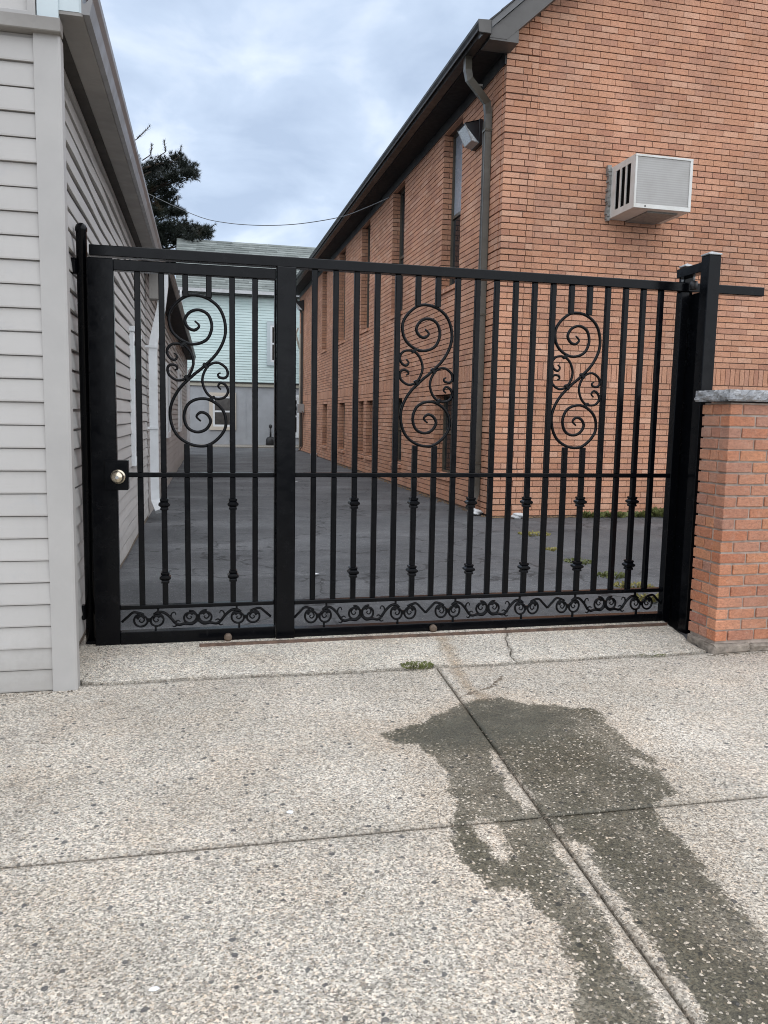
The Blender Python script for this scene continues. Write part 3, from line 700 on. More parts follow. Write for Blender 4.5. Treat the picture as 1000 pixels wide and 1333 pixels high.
# wall lamps
def wall_lamp(loc, label, sc=1):
    t = thing('wall_lamp', label, 'lamp', loc, 0, 'wall pack lamps on the brick side wall')
    t.scale = (sc,)*3
    m = MB(); m.prism([(0, -.17), (-.06, -.17), (-.06, .17), (0, .17)], -.17, .17, 'y'); m.box(-.065, -.055, -.175, .175, -.175, .175, b=.004); m.build('back_box', M['lamp_black'], t)
    m = MB()   # hood sides and top
    for yy in (-.165, .155): m.prism([(-.06, -.15), (-.06, .165), (-.27, .10), (-.285, .085)], yy, yy+.01, 'y')
    m.prism([(-.06, .165), (-.06, .15), (-.275, .088), (-.285, .10)], -.165, .165, 'y')
    m.build('hood', M['lamp_black'], t)
    m = MB()
    m.prism([(-.06, -.155), (-.17, -.125), (-.275, .075), (-.06, .14)], -.15, .15, 'y'); m.build('lens', M['lamp_glass'], t)
    m = MB(); m.prism([(-.062, -.165), (-.175, -.135), (-.17, -.120), (-.062, -.15)], -.16, .16, 'y')
    for yy in (-.162, .15): m.prism([(-.175, -.135), (-.29, .09), (-.275, .09), (-.165, -.125)], yy, yy+.012, 'y')
    m.build('lens_frame', M['cast'], t)
    return t
wall_lamp((4.10, 11.72, 5.58), 'black wall lamp with square prismatic lens beside the downspout, under the near eave')
wall_lamp((4.10, 31.9, 5.72), 'small black wall lamp at the far end of the brick side wall, under the eave', 1.15)

# air conditioner through the gable
ac = thing('window_air_conditioner', 'white boxy air conditioner sticking out of the brick gable wall', 'air conditioner', (5.70, 10.0, 4.262))
w_, h_, d_ = .86, .69, .70
m = MB()
m.box(0, w_, .02, d_, h_-.012, h_)                    # top
m.box(0, w_, .02, d_, 0, .02)                         # bottom
m.box(w_-.015, w_, .02, d_, .02, h_-.012)             # far side
# near side with three tall vents
m.box(0, .015, .02, .12, .02, h_-.012)
ys_ = [(.12, .225), (.265, .37), (.41, .515)]
m.box(0, .015, .12, d_, .02, .085); m.box(0, .015, .12, d_, h_-.085, h_-.012)
for a, b in ((.225, .265), (.37, .41), (.515, d_)): m.box(0, .015, a, b, .085, h_-.085)
m.build('casing', M['ac_white'], ac)
m = MB(); m.box(.03, w_-.03, .06, d_, .03, h_-.03); m.build('chassis', M['ac_dark'], ac)
for a, b in ys_:
    m = MB()
    for z in np.arange(.10, h_-.10, .022): m.add([(.004, a, z), (.004, b, z), (.022, b, z+.012), (.022, a, z+.012)], [(0, 1, 2, 3)])
    m.build('vent', M['ac_dark'], ac)
m = MB(); B = .042
m.box(0, w_, 0, .018, 0, B+.012, b=.003); m.box(0, w_, 0, .018, h_-B*.7, h_, b=.003); m.box(0, B*.7, 0, .018, B+.012, h_-B*.7, b=.003); m.box(w_-B, w_, 0, .018, B+.012, h_-B*.7, b=.003)
fr = m.build('front_frame', M['ac_white'], ac)
m = MB(); m.lathe([(.012, -.001), (.012, .004)], .17, .028, 10, axis='y'); m.build('drain_hole', M['ac_dark'], fr)
m = MB(); m.box(B*.7, w_-B, .012, .03, B+.012, h_-B*.7); m.build('fin_grille', M['fins'], ac)
m = MB(); m.box(.28, w_-.12, .12, d_, -.02, 0); m.build('base_pan', M['lead'], ac)
m = MB()
for k in range(26):
    z = -.03+k*.029; m.box(-.035-random.random()*.025, .0, d_-.05-random.random()*.02, d_+.0, z, z+.031)
m.build('sealant', M['lead'], ac)

# ------------------------------------------------------------------ siding helper
def plank(L, h, segs=14, lip=.014, wav=.0025, seed=0, lap=.012, slot=.011):
    """one lap of siding, facing -Y, length along X, bottom at z=0"""
    r_ = random.Random(seed); m = MB(); ph = [r_.random()*6 for _ in range(4)]
    prof = [(-.001, -.0), (-lip, -.001), (-lip-.001, .006), (-lip*.80, h*.45), (-lip*.42, h-slot-.002), (-.002+slot*.8, h-slot+.001), (-.002+slot*.8, h+lap)]
    rowsv = []
    for i in range(segs+1):
        x = L*i/segs; o_ = wav*(math.sin(x*1.9+ph[0])+.6*math.sin(x*4.3+ph[1])); zo = wav*.6*math.sin(x*1.3+ph[2])
        rowsv.append([(x, y+(o_ if y < -.002 else 0), z+(zo if k < 4 else 0)) for k, (y, z) in enumerate(prof)])
    n = len(prof); vs = [p for r_2 in rowsv for p in r_2]; fs = []
    for i in range(segs):
        for k in range(n-1): fs.append((i*n+k, i*n+k+1, (i+1)*n+k+1, (i+1)*n+k))
    m.add(vs, fs, r_.random()); return m.mesh('siding_plank', M['siding'], fix=False)

# ------------------------------------------------------------------ grey house, left
H1 = thing('grey_house', 'grey vinyl sided house at the left with corner post, eave gutter and white downspout', 'house', (-.607, 4.16, 0), -R(.42))
# local frame: origin at its street corner; +X right, +Y into the alley; side wall at x=0
REV = .111; LEN1 = 6.9; SB = .088
for k in range(28):
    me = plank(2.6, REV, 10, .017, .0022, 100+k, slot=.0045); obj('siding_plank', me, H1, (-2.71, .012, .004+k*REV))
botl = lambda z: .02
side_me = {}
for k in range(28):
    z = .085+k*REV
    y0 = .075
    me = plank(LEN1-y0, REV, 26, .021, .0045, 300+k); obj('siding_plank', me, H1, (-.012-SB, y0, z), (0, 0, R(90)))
# wall body / foundation
m = MB(); m.box(-6, -.02-SB, .02, LEN1, -.1, 3.22); m.build('wall_core', M['void'], H1)
m = MB(); m.box(-.3, -.012-SB, .09, LEN1, -.1, .12); m.build('foundation', M['foundation'], H1)
cp = MB(); cp.prism([(-.113, -.012), (-.006, -.012), (.004, -.004), (.004, .075), (-SB-.02, .078), (-SB-.02, .03), (-.113, .02)], -.004, 3.125, 'z')
cp.build('corner_post', M['trim'], H1)
m = MB(); m.box(-2.7, .012, -.05, .03, 3.125, 3.187, b=.004); m.build('frieze_board', M['soffit'], H1)
m = MB(); m.box(-.12, -.072, .08, LEN1, 3.185, 3.215); m.build('frieze_board', M['trim'], H1)
m = MB(); m.box(-.13, .105, .0, LEN1, 3.225, 3.24); m.build('soffit', M['soffit'], H1)
m = MB(); m.box(.0, .09, -.002, .01, 3.2405, 3.62); m.box(.09, .10, .0, LEN1, 3.24, 3.36); m.build('fascia', M['pale_trim'], H1)
m = MB(); m.prism([(.10, 3.232), (.135, 3.232), (.142, 3.262), (.150, 3.30), (.168, 3.325), (.172, 3.352), (.162, 3.352), (.155, 3.335), (.118, 3.28), (.106, 3.28), (.106, 3.36), (.10, 3.36)], -.005, LEN1+.1, 'y')
m.build('gutter', M['gutter_grey'], H1)
# gutter ribs (brackets)
for y in np.arange(.8, LEN1, 1.1):
    m = MB(); m.box(.106, .166, y, y+.018, 3.336, 3.345); m.build('gutter_hanger', M['gutter_grey'], H1)
# upper front
m = MB(); m.box(-.094, .0, -.015, .03, 3.189, 4.2, b=.003); m.build('corner_post', M['pale_trim'], H1, label='pale blue upper corner post')
for k in range(5):
    me = plank(2.53, REV, 6, .014, .001, 600+k); obj('siding_plank', me, H1, (-2.66, .014, 3.215+k*REV))
m = MB(); m.box(-2.7, -.13, -.022, .01, 3.188, 3.214, b=.003); m.box(-.135, -.098, -.022, .01, 3.188, 4.2, b=.003); m.build('trim_channel', M['trim'], H1)
m = MB(); m.box(-6, -.01, .032, LEN1, 3.22, 3.6); m.build('attic_wall', M['void'], H1)
m = MB()
for k in range(24):
    x0 = .12-k*.2; z0 = 3.37+k*.11; m.prism([(x0, z0), (x0-.22, z0+.121), (x0-.22, z0+.135), (x0, z0+.018)], -.0, LEN1+.12, 'y', random.random())
m.build('roof', M['shingle_dark'], H1)
# return box at the far end of its eave
m = MB(); m.box(-.03, .11, LEN1-.25, LEN1, 2.86, 3.225, b=.004); m.build('eave_return', M['soffit'], H1)
# white downspout
m = MB(); m.tube([(.15, LEN1-.1, 3.24), (.15, LEN1-.1, 3.05), (.11, LEN1-.1, 2.75), (.015, LEN1-.1, 2.35), (.0, LEN1-.1, 2.2), (.0, LEN1-.1, .4), (.005, LEN1-.12, .25), (.06, LEN1-.2, .12)], .075, 4, up=(0, 1, 0))
dso = m.build('downspout', M['white'], H1)
m = MB()
for z in (2.25, 1.2): m.box(-.1, .06, LEN1-.17, LEN1-.155, z, z+.03)
m.build('strap', M['white'], dso)
# side window seen edge on: white casing
wdw = MB()
wa, wb, wz0, wz1 = 4.35, 5.25, .86, 2.22
for (a, b, c, d) in ((wa, wa+.09, wz0, wz1), (wb-.09, wb, wz0, wz1), (wa+.09, wb-.09, wz0, wz0+.07), (wa+.09, wb-.09, wz1-.09, wz1)): wdw.box(-SB, -SB+.045, a, b, c, d, b=.003)
wdw.box(-SB, -SB+.06, wa-.02, wb+.02, wz1, wz1+.05, b=.003)
wo = wdw.build('window', M['white'], H1)
m = MB(); m.box(-SB, -SB+.02, wa+.09, wb-.09, wz0+.07, wz1-.09); m.build('pane', M['glass'], wo)

# ------------------------------------------------------------------ second grey house, farther along
H2 = thing('rear_house', 'low grey sided house behind the white downspout, dark eave and white window casings', 'house', (-.66, 11.06, 0), -R(.95))
L2 = 18.0
for k in range(29):
    z = .01+k*.116; me = plank(L2, .116, 30, .018, .005, 700+k); obj('siding_plank', me, H2, (-.012, .0, z), (0, 0, R(90)))
m = MB(); m.box(-6, -.02, 0.02, L2-.02, -.1, 3.4); m.build('wall_core', M['void'], H2)
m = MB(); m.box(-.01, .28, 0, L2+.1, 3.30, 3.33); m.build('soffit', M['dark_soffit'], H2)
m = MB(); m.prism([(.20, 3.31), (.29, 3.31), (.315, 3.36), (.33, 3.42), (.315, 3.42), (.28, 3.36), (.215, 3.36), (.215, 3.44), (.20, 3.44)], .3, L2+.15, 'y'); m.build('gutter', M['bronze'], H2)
m = MB()
for k in range(16):
    x0 = .3-k*.25; z0 = 3.44+k*.10; m.prism([(x0, z0), (x0-.27, z0+.11), (x0-.27, z0+.125), (x0, z0+.02)], .25, L2+.15, 'y', random.random())
m.build('roof', M['shingle_dark'], H2)
m = MB(); m.box(-.02, .035, L2-.1, L2+.01, 0, 3.3); m.build('corner_post', M['white'], H2)
m = MB(); m.tube([(.26, L2, 3.32), (.26, L2, 3.15), (.08, L2+.02, 2.9), (.07, L2+.02, .2)], .05, 4, up=(0, 1, 0)); m.build('downspout', M['white'], H2)
for (a, b, c, d) in ((4.4, 5.6, .95, 2.35), (10.3, 11.8, .95, 2.55)):
    f = MB()
    for q in ((a, a+.12, c, d), (b-.12, b, c, d), (a+.12, b-.12, c, c+.1), (a+.12, b-.12, d-.1, d)): f.box(-.0, .05, *q)
    fo = f.build('window', M['white'], H2)
    p = MB(); p.box(0, .02, a+.12, b-.12, c+.1, d-.1); p.build('pane', M['glass'], fo)

# ------------------------------------------------------------------ teal house at the end
H3 = thing('teal_house', 'pale teal sided house with grey ground floor and green roof closing the drive', 'house', (-.75, 37.7, 0))
HW = 8.2
rt_ = 3.86/33
for k in range(33):
    m = MB(); z = 2.94+k*rt_
    m.add([(.14, -.0, z), (HW, -.0, z), (HW, -.028, z), (.14, -.028, z), (.14, -.002, z+rt_+.01), (HW, -.002, z+rt_+.01)], [(0, 1, 2, 3), (3, 2, 5, 4)], random.random())
    m.build('siding_plank', M['teal'], H3, fix=False)
m = MB(); m.box(.0, HW, .0, 7, 2.9, 6.8); m.build('upper_wall', M['teal'], H3)
m = MB(); m.box(.05, HW, -.02, 7, 0, 2.72); m.build('ground_floor_wall', M['stucco'], H3)
m = MB(); m.box(.0, HW, -.10, 0, 2.72, 2.86); m.build('cornice_band', M['band'], H3)
m = MB(); m.box(.0, HW, -.13, 0, 2.86, 2.915); m.build('drip_ledge', M['bronze'], H3)
for x in (.05, 1.0+.0, 6.1): pass
m = MB(); m.box(.0, .14, -.04, 0, 2.93, 6.8); m.build('corner_post', M['white'], H3)
m = MB(); m.box(.05, .18, -.05, -.02, 0, 2.72); m.build('corner_post', M['cream'], H3)
for x in (2.15, 2.95): 
    m = MB(); m.box(x, x+.03, -.035, -.02, 0, 2.72); m.build('wall_seam', M['stucco'], H3)
m = MB(); m.box(-.1, HW, -.42, -.0, 6.80, 6.83); m.build('soffit', M['bronze'], H3)
m = MB(); m.prism([(-.42, 6.83), (-.52, 6.84), (-.56, 6.98), (-.42, 6.98)], -.15, HW, 'x'); m.build('gutter', M['white'], H3)
m = MB(); m.tube([(.08, -.5, 6.85), (.08, -.4, 6.6), (.08, -.08, 6.3), (.08, -.08, 3.2)], .05, 6); m.build('downspout', M['white'], H3)
m = MB(); nr = 22
for k in range(nr):
    y0 = -.5+k*(4.0/nr); z0 = 6.99+k*(2.90/nr); x = -.15-random.random()*.2
    while x < HW:
        x2 = min(HW, x+random.uniform(.5, 1.1)); dz = random.uniform(.0, .012)
        xa, xb = max(-.15, x), x2-.006
        m.add([(xa, y0, z0+.018+dz), (xb, y0, z0+.018+dz), (xb, y0+4.0/nr+.03, z0+2.9/nr+.01), (xa, y0+4.0/nr+.03, z0+2.9/nr+.01), (xa, y0, z0-.01), (xb, y0, z0-.01)], [(0, 1, 2, 3), (4, 5, 1, 0)], random.random())
        x = x2
m.build('shingles', M['shingle'], H3, fix=False, kind='stuff')
m = MB(); m.prism([(-.5, 6.83), (-.5, 6.97), (3.5, 9.86), (7.5, 6.97), (7.5, 6.83)], -.10, HW, 'x'); m.build('roof', M['shingle'], H3)
def far_window(x0, x1, z0, z1, casing, parent=H3, cw=.16, label=None):
    f = MB()
    for q in ((x0, x0+cw, z0, z1), (x1-cw, x1, z0, z1), (x0+cw, x1-cw, z0, z0+cw), (x0+cw, x1-cw, z1-cw, z1)): f.box(q[0], q[1], -.08, -.03, q[2], q[3])
    o = f.build('window', casing, parent)
    a, b, c, d = x0+cw, x1-cw, z0+cw, z1-cw; s_ = MB(); w = .09
    for q in ((a, a+w, c, d), (b-w, b, c, d), (a+w, b-w, c, c+w), (a+w, b-w, d-w, d), (a+w, b-w, (c+d)/2-.04, (c+d)/2+.04)): s_.box(q[0], q[1], -.065, -.035, q[2], q[3])
    s_.build('sash', M['white'], o)
    p = MB(); p.box(a+w, b-w, -.05, -.04, c+w, d-w); p.build('pane', M['curtain'], o)
far_window(1.28, 2.50, .71, 2.42, M['cream'])
far_window(3.90, 4.95, 3.72, 5.72, M['pale_trim'])
far_window(4.65, 5.55, .4, 2.4, M['white'])
m = MB(); m.box(-.2, HW, -2.6, -.03, .0, .05); o = m.build('concrete_walk', M['curb']); o.location = (-.75, 37.7, 0); o['kind'] = 'structure'

sm = thing('cigarette_receptacle', 'black floor standing cigarette receptacle with long neck by the grey far wall', 'ash bin', (3.29, 37.2, .05))
m = MB(); m.lathe([(.20, 0), (.22, .02), (.21, .28), (.16, .36), (.05, .40)], 0, 0, 16); m.build('base', M['smoker'], sm)
m = MB(); m.lathe([(.045, .39), (.04, .80)], 0, 0, 10); m.build('neck', M['smoker'], sm)
m = MB(); m.lathe([(.04, .79), (.075, .83), (.08, .90), (.05, .95), (.01, .96)], 0, 0, 12); m.build('head', M['smoker'], sm)

# ------------------------------------------------------------------ brick boundary wall with stone coping, right
PX, PY, TH = 3.083, 4.17, .27
bw = thing('brick_wall', 'low red orange brick wall with rough bluestone coping at the right gate post', 'wall', (PX, PY, 0))
C2, J2, B2 = .0693, .0118, .188
zb = .075; LW2 = 1.55
nrow = 21
for k in range(nrow):
    z = zb+k*C2; h = C2-J2+jit(.0012)
    # street face
    off = 0 if k % 2 else .094
    first = B2-J2 if k % 2 else .094-J2
    u = 0; L_ = first
    while u < LW2:
        e2 = min(u+L_, LW2)
        if e2-u > .03:
            me = brick_mesh(round(e2-u, 3), round(h, 3), .085, 'brick_wall', random.randrange(4), .003, .0016)
            obj('brick', me, bw, (u, random.uniform(-.003, .003), z+jit(.001)), (0, jit(.006), jit(.008)))
        u = e2+J2; L_ = B2-J2
    # alley face (seen obliquely): row starts at the back
    segs = [(.0, .095), (.105, .27)] if k % 2 else [(.0, .165), (.175, .27)]
    segs = [(max(a, .088), b) for a, b in segs if b > .1]
    for a, b in segs:
        if b-a < .02: continue
        me = brick_mesh(round(b-a, 3), round(h, 3), .085, 'brick_wall', random.randrange(4), .003, .0016)
        obj('brick', me, bw, (random.uniform(-.002, .002), b, z), (0, 0, R(-90)+jit(.008)))
m = MB(); m.box(.010, LW2, .010, TH-.01, .0, 1.53); m.build('mortar', M['mortar_grey'], bw)
# footing stones
u = -.012; k = 0
for L_ in (.26, .34, .29, .36, .3):
    me = brick_mesh(L_-.012, .066-.006*(k%3), .16, 'footing', k, .010, .010); obj('footing_stone', me, bw, (u, -.018, -.005)); u += L_; k += 1
for a, L_ in ((.02, .24),):
    me = brick_mesh(.22, .055, .1, 'footing', 9, .010, .010); obj('footing_stone', me, bw, (-.016, .262, -.002), (0, 0, R(-90)))
# coping with a rock face edge
cm = MB(); nx_, nz_ = 90, 6; X0, X1, Y0, Y1, Zc0, Zc1 = -.035, LW2, -.035, TH+.03, 1.538, 1.606
rn = random.Random(4)
def rough_strip(p0, p1, nrm, n, nz):
    vs = []; rnd = [[rn.gauss(0, 1) for _ in range(nz+1)] for _ in range(n+1)]
    for i in range(n+1):
        for j in range(nz+1):
            f_ = i/n; x = p0[0]+(p1[0]-p0[0])*f_; y = p0[1]+(p1[1]-p0[1])*f_; z = Zc0+(Zc1-Zc0)*j/nz
            a = 0 if i in (0, n) else (math.sin(math.pi*j/nz)*.009+rnd[i][j]*.0035+.005*math.sin(i*.55+j)+.004*math.sin(i*1.7-j*.8))
            if j == 0: a -= .008; 
            if j == nz: a = .002*math.sin(i*.9)
            vs.append((x+nrm[0]*a, y+nrm[1]*a, z))
    fs = [(i*(nz+1)+j, (i+1)*(nz+1)+j, (i+1)*(nz+1)+j+1, i*(nz+1)+j+1) for i in range(n) for j in range(nz)]
    cm.add(vs, fs)
rough_strip((X0, Y0), (X1, Y0), (0, -1), 110, 6); rough_strip((X0, Y1), (X0, Y0), (-1, 0), 24, 6)
cm.face([(X0, Y0, Zc1), (X1, Y0, Zc1), (X1, Y1, Zc1), (X0, Y1, Zc1)]); cm.face([(X0, Y0+.005, Zc0), (X1, Y0+.005, Zc0), (X1, Y1, Zc0), (X0+.005, Y1, Zc0)]); cm.face([(X0, Y1, Zc0), (X1, Y1, Zc0), (X1, Y1, Zc1), (X0, Y1, Zc1)]); cm.face([(X1, Y0, Zc0), (X1, Y1, Zc0), (X1, Y1, Zc1), (X1, Y0, Zc1)])
cm.build('coping', M['stone_cap'], bw, fix=False)

# ------------------------------------------------------------------ gate
G = 4.93
def catmull(P, n=6):
    P = [Vector(p) for p in P]; out_ = []
    for i in range(len(P)-1):
        p0 = P[max(0, i-1)]; p1 = P[i]; p2 = P[i+1]; p3 = P[min(len(P)-1, i+2)]
        for k in range(n):
            t = k/n; out_.append(.5*((2*p1)+(-p0+p2)*t+(2*p0-5*p1+4*p2-p3)*t*t+(-p0+3*p1-3*p2+p3)*t**3))
    out_.append(P[-1]); return out_
S0 = [(-0.027, 0.288), (0.007, 0.265), (-0.018, 0.237), (-0.051, 0.251), (-0.073, 0.293), (-0.049, 0.341), (-0.0, 0.361), (0.055, 0.338), (0.081, 0.276), (0.071, 0.213), (0.034, 0.172), (-0.024, 0.154), (-0.082, 0.16), (-0.141, 0.204), (-0.176, 0.281), (-0.161, 0.36), (-0.105, 0.428), (-0.023, 0.452), (0.077, 0.433), (0.146, 0.374), (0.174, 0.272), (0.16, 0.177), (0.112, 0.087), (0.054, 0.038), (-0.061, -0.041), (-0.142, -0.143), (-0.169, -0.231), (-0.162, -0.335), (-0.11, -0.415), (-0.017, -0.454), (0.067, -0.437), (0.143, -0.379), (0.17, -0.297), (0.155, -0.233), (0.086, -0.17), (0.018, -0.157), (-0.049, -0.181), (-0.085, -0.254), (-0.071, -0.326), (-0.019, -0.357), (0.039, -0.344), (0.072, -0.299), (0.058, -0.259), (0.016, -0.244), (-0.013, -0.268), (0.004, -0.3)]
N_ = len(S0); S1 = [((S0[i][0]-S0[N_-1-i][0])/2, (S0[i][1]-S0[N_-1-i][1])/2) for i in range(N_)]
LC = [(-0.135, 0.103), (-0.118, 0.084), (-0.134, 0.063), (-0.163, 0.078), (-0.176, 0.117), (-0.148, 0.153), (-0.09, 0.155), (-0.048, 0.121), (-0.026, 0.059), (-0.037, 0.003), (-0.069, -0.042), (-0.119, -0.055), (-0.165, -0.025), (-0.174, 0.015), (-0.154, 0.035), (-0.125, 0.030), (-0.118, 0.013), (-0.133, 0.004)]
RC = [(-x, -z) for x, z in LC]
def scroll_panel(parent, cx, cz):
    def tubeof(P, r): 
        pts = catmull([(cx+x, G, cz+z) for x, z in P], 5); m = MB(); n = len(pts)
        rs = [r*(.55+.45*min(1, min(i, n-1-i)/10)) for i in range(n)]
        m.tube(pts, rs, 8, up=(0, 1, 0)); return m
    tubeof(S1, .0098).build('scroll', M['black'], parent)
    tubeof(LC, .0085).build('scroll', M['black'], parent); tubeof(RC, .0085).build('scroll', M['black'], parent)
    for (x, z, a) in ((-.082, .158, 35), (.082, -.158, 35), (.045, .034, -50), (-.063, -.042, -50)):
        m = MB(); m.box(-.020, .020, -.014, .014, -.010, .010, b=.003)
        c_, s_ = math.cos(R(a)), math.sin(R(a)); m.v = [(cx+x+p[0]*c_-p[2]*s_, G+p[1], cz+z+p[0]*s_+p[2]*c_) for p in m.v]
        m.build('scroll_collar', M['black'], parent)
_pk = {}
def picket(parent, x, z0, z1, collars=(), w=.0165):
    key = (round(z0, 3), round(z1, 3), bool(collars))
    if key not in _pk:
        m = MB(); m.box(-w, w, -w, w, z0, z1, b=.003)
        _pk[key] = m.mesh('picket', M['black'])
    o = obj('picket', _pk[key], parent, (x, G, 0))
    for zc in collars:
        if 'col' not in _pk:
            m = MB(); q = .0175
            prof = [(q, -.036), (q*1.35, -.034), (q*1.35, -.024), (q*1.15, -.018), (q*1.9, -.006), (q*1.9, .004), (q*1.2, .014), (q*1.45, .022), (q*1.45, .031), (q, .034)]
            b0 = len(m.v)
            for (r_, z) in prof: m.v += [(-r_, -r_, z), (r_, -r_, z), (r_, r_, z), (-r_, r_, z)]
            for k in range(len(prof)-1):
                for j in range(4): m.f.append((b0+k*4+j, b0+k*4+(j+1) % 4, b0+(k+1)*4+(j+1) % 4, b0+(k+1)*4+j)); m.t.append(.5); m.sm.append(False)
            _pk['col'] = m.mesh('knuckle', M['black'])
        obj('knuckle', _pk['col'], o, (0, 0, zc))
    return o
def bar(parent, name, x0, x1, z0, z1, dy=.03, b=.004, y=0):
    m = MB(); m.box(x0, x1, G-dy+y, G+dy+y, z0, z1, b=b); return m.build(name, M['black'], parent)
def band_motif(parent, x0, L, zlo, zhi):
    H_ = zhi-zlo; m = MB(); k_ = L/.867
    X = lambda u: x0+u*k_; Z = lambda v: zlo+v*H_
    def tb(P, r, n=4, taper=False):
        pts = catmull([(X(a), G, Z(b)) for a, b in P], n); nn = len(pts)
        r *= 1.35; rs = [r*(1-.6*i/nn) if taper else r for i in range(nn)]; m.tube(pts, rs, 6, up=(0, 1, 0))
    def ring(c, zc, mir, start):
        P = []; rx, rz = .0385, .285
        for i in range(15):
            a = R(start+360*i/12.0); s_ = 1 if i < 8 else (1-(i-8)*.085)
            P.append((c+mir*rx*math.cos(a)*s_, zc+rz*math.sin(a)*s_))
        tb(P, .0052, 3)
        Q = [(c+mir*.0385*math.cos(R(start+60))*.4, zc+.1), (c+mir*.008, zc+.16), (c+mir*.020, zc+.02), (c+mir*.006, zc-.10), (c-mir*.010, zc-.03), (c-mir*.002, zc+.03)]
        tb([(c-mir*.030, zc+.12), (c-mir*.010, zc+.20)]+Q[1:], .0055, 3, True)
    for mir, f_ in ((1, lambda u: u), (-1, lambda u: .867-u)):
        F_ = f_
        ring(F_(.107), .47, mir, 100); ring(F_(.197), .47, -mir, 80); ring(F_(.388), .55, -mir, 80)
        tb([(F_(.0), .42), (F_(.035), .66), (F_(.065), .84), (F_(.10), .80), (F_(.125), .72)], .0062)
        tb([(F_(.18), .70), (F_(.205), .82), (F_(.24), .78), (F_(.275), .55), (F_(.30), .30)], .0068)
        tb([(F_(.30), .30), (F_(.325), .20), (F_(.36), .25), (F_(.40), .22), (F_(.43), .38)], .0068)
        tb([(F_(.29), .42), (F_(.278), .58), (F_(.284), .74), (F_(.300), .78), (F_(.306), .66)], .0052, 4, True)
        tb([(F_(.30), .32), (F_(.318), .40), (F_(.332), .34)], .0048, 4, True)
        tb([(F_(.315), .22), (F_(.30), .12), (F_(.285), .16)], .0048, 4, True)
        m.box(X(F_(.205))-.006, X(F_(.205))+.006, G-.006, G+.006, Z(.78), zhi+.002); m.box(X(F_(.190))-.006, X(F_(.190))+.006, G-.006, G+.006, zlo-.002, Z(.2))
        m.box(X(F_(.152))-.008, X(F_(.152))+.008, G-.007, G+.007, Z(.38), Z(.56))
    m.box(X(.4335)-.008, X(.4335)+.008, G-.007, G+.007, Z(.36), Z(.66))
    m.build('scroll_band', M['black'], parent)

TOPB, TOPT = 2.285, 2.345
ped = thing('pedestrian_gate', 'black iron walk gate with round knob beside the grey house', 'gate', (-.6, G, 0)); ped.location = (0, 0, 0)
P_ = ped
bar(P_, 'stile', -.605, -.462, .012, 2.275, .032)
bar(P_, 'stile', .458, .466, .092, 2.21, .026)
bar(P_, 'top_rail', -.462, .466, 2.210, 2.272, .028)
bar(P_, 'bottom_rail', -.462, .466, .008, .088, .032)
bar(P_, 'lower_rail', -.462, .458, .224, .248, .022)
bar(P_, 'middle_rail', -.462, .458, 1.024, 1.052, .020)
LX = [-.333+.135*i for i in range(6)]
for i, x in enumerate(LX):
    cl = (.415, .862) if i in (1, 4) else ()
    if i in (2, 3):
        picket(P_, x, .248, 1.024); picket(P_, x, 1.052, 1.225 if i == 2 else 1.222); picket(P_, x, 2.085, 2.21)
    else:
        picket(P_, x, .248, 1.024, cl); picket(P_, x, 1.052, 2.21)
scroll_panel(P_, .005, 1.655)
band_motif(P_, -.455, .895, .088, .224)
lb = MB(); lb.box(-.53, -.400, G-.045, G+.045, .950, 1.125, b=.003); lo = lb.build('lock_box', M['black'], P_)
kb = MB(); kb.lathe([(.001, G-.118), (.020, G-.117), (.032, G-.108), (.036, G-.092), (.030, G-.078), (.016, G-.070), (.015, G-.058), (.040, G-.055), (.043, G-.046), (.043, G-.044)], -.455, 1.03, 24, axis='y')
kb.build('knob', M['brass'], lo)
kb = MB(); kb.lathe([(.0095, G-.1195), (.0095, G-.112)], -.455, 1.03, 16, axis='y'); kb.build('keyhole_cylinder', M['cast'], lo)

sg = thing('sliding_gate', 'wide black iron sliding gate panel with two scroll ornaments and overhanging top rail', 'gate')
bar(sg, 'top_rail', -.590, 3.825, TOPB, TOPT, .034)
bar(sg, 'stile', .468, .584, .004, 2.284, .040, y=-.012)
bar(sg, 'stile', 3.185, 3.245, .004, 2.284, .032)
bar(sg, 'bottom_rail', .584, 3.185, .004, .068, .032)
bar(sg, 'lower_rail', .584, 3.185, .220, .246, .022)
bar(sg, 'middle_rail', .584, 3.185, 1.026, 1.054, .020)
for i in range(19):
    x = .702+i*.1304; cl = (.418, .862) if i % 3 == 2 else ()
    if i in (5, 6, 13, 14):
        picket(sg, x, .246, 1.026, cl); picket(sg, x, 1.054, 1.228); picket(sg, x, 2.10, TOPB)
    else:
        picket(sg, x, .246, 1.026, cl); picket(sg, x, 1.054, TOPB)
scroll_panel(sg, 1.4195, 1.668); scroll_panel(sg, 2.4545, 1.668)
for i in range(3): band_motif(sg, .588+i*.866, .866, .068, .220)
for x in (1.495, .173):
    w = MB(); w.lathe([(.010, G-.062), (.024, G-.060), (.024, G-.034), (.010, G-.032)], x, .036, 16, axis='y'); w.build('roller_wheel', M['wheel'], sg)

hp = thing('hinge_post', 'round topped black steel post against the grey siding, left of the gate', 'post')
m = MB(); m.lathe([(.030, .0), (.030, 2.425), (.034, 2.43), (.034, 2.445), (.027, 2.462), (.014, 2.472), (.001, 2.475)], 0, 0, 20); m.v = [(x-.638+.0, y+4.975, z) for x, y, z in m.v]
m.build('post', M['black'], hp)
for z in (2.185, .16):
    m = MB(); m.box(-.705, -.660, 4.94, 5.0, z, z+.09, b=.01); m.box(-.610, -.575, 4.93, 5.0, z+.02, z+.07, b=.006); m.build('hinge', M['black'], hp)
m = MB(); m.box(-.665, -.60, 4.94, 5.02, 0.0, .03, b=.006); m.build('foot_plate', M['black'], hp)

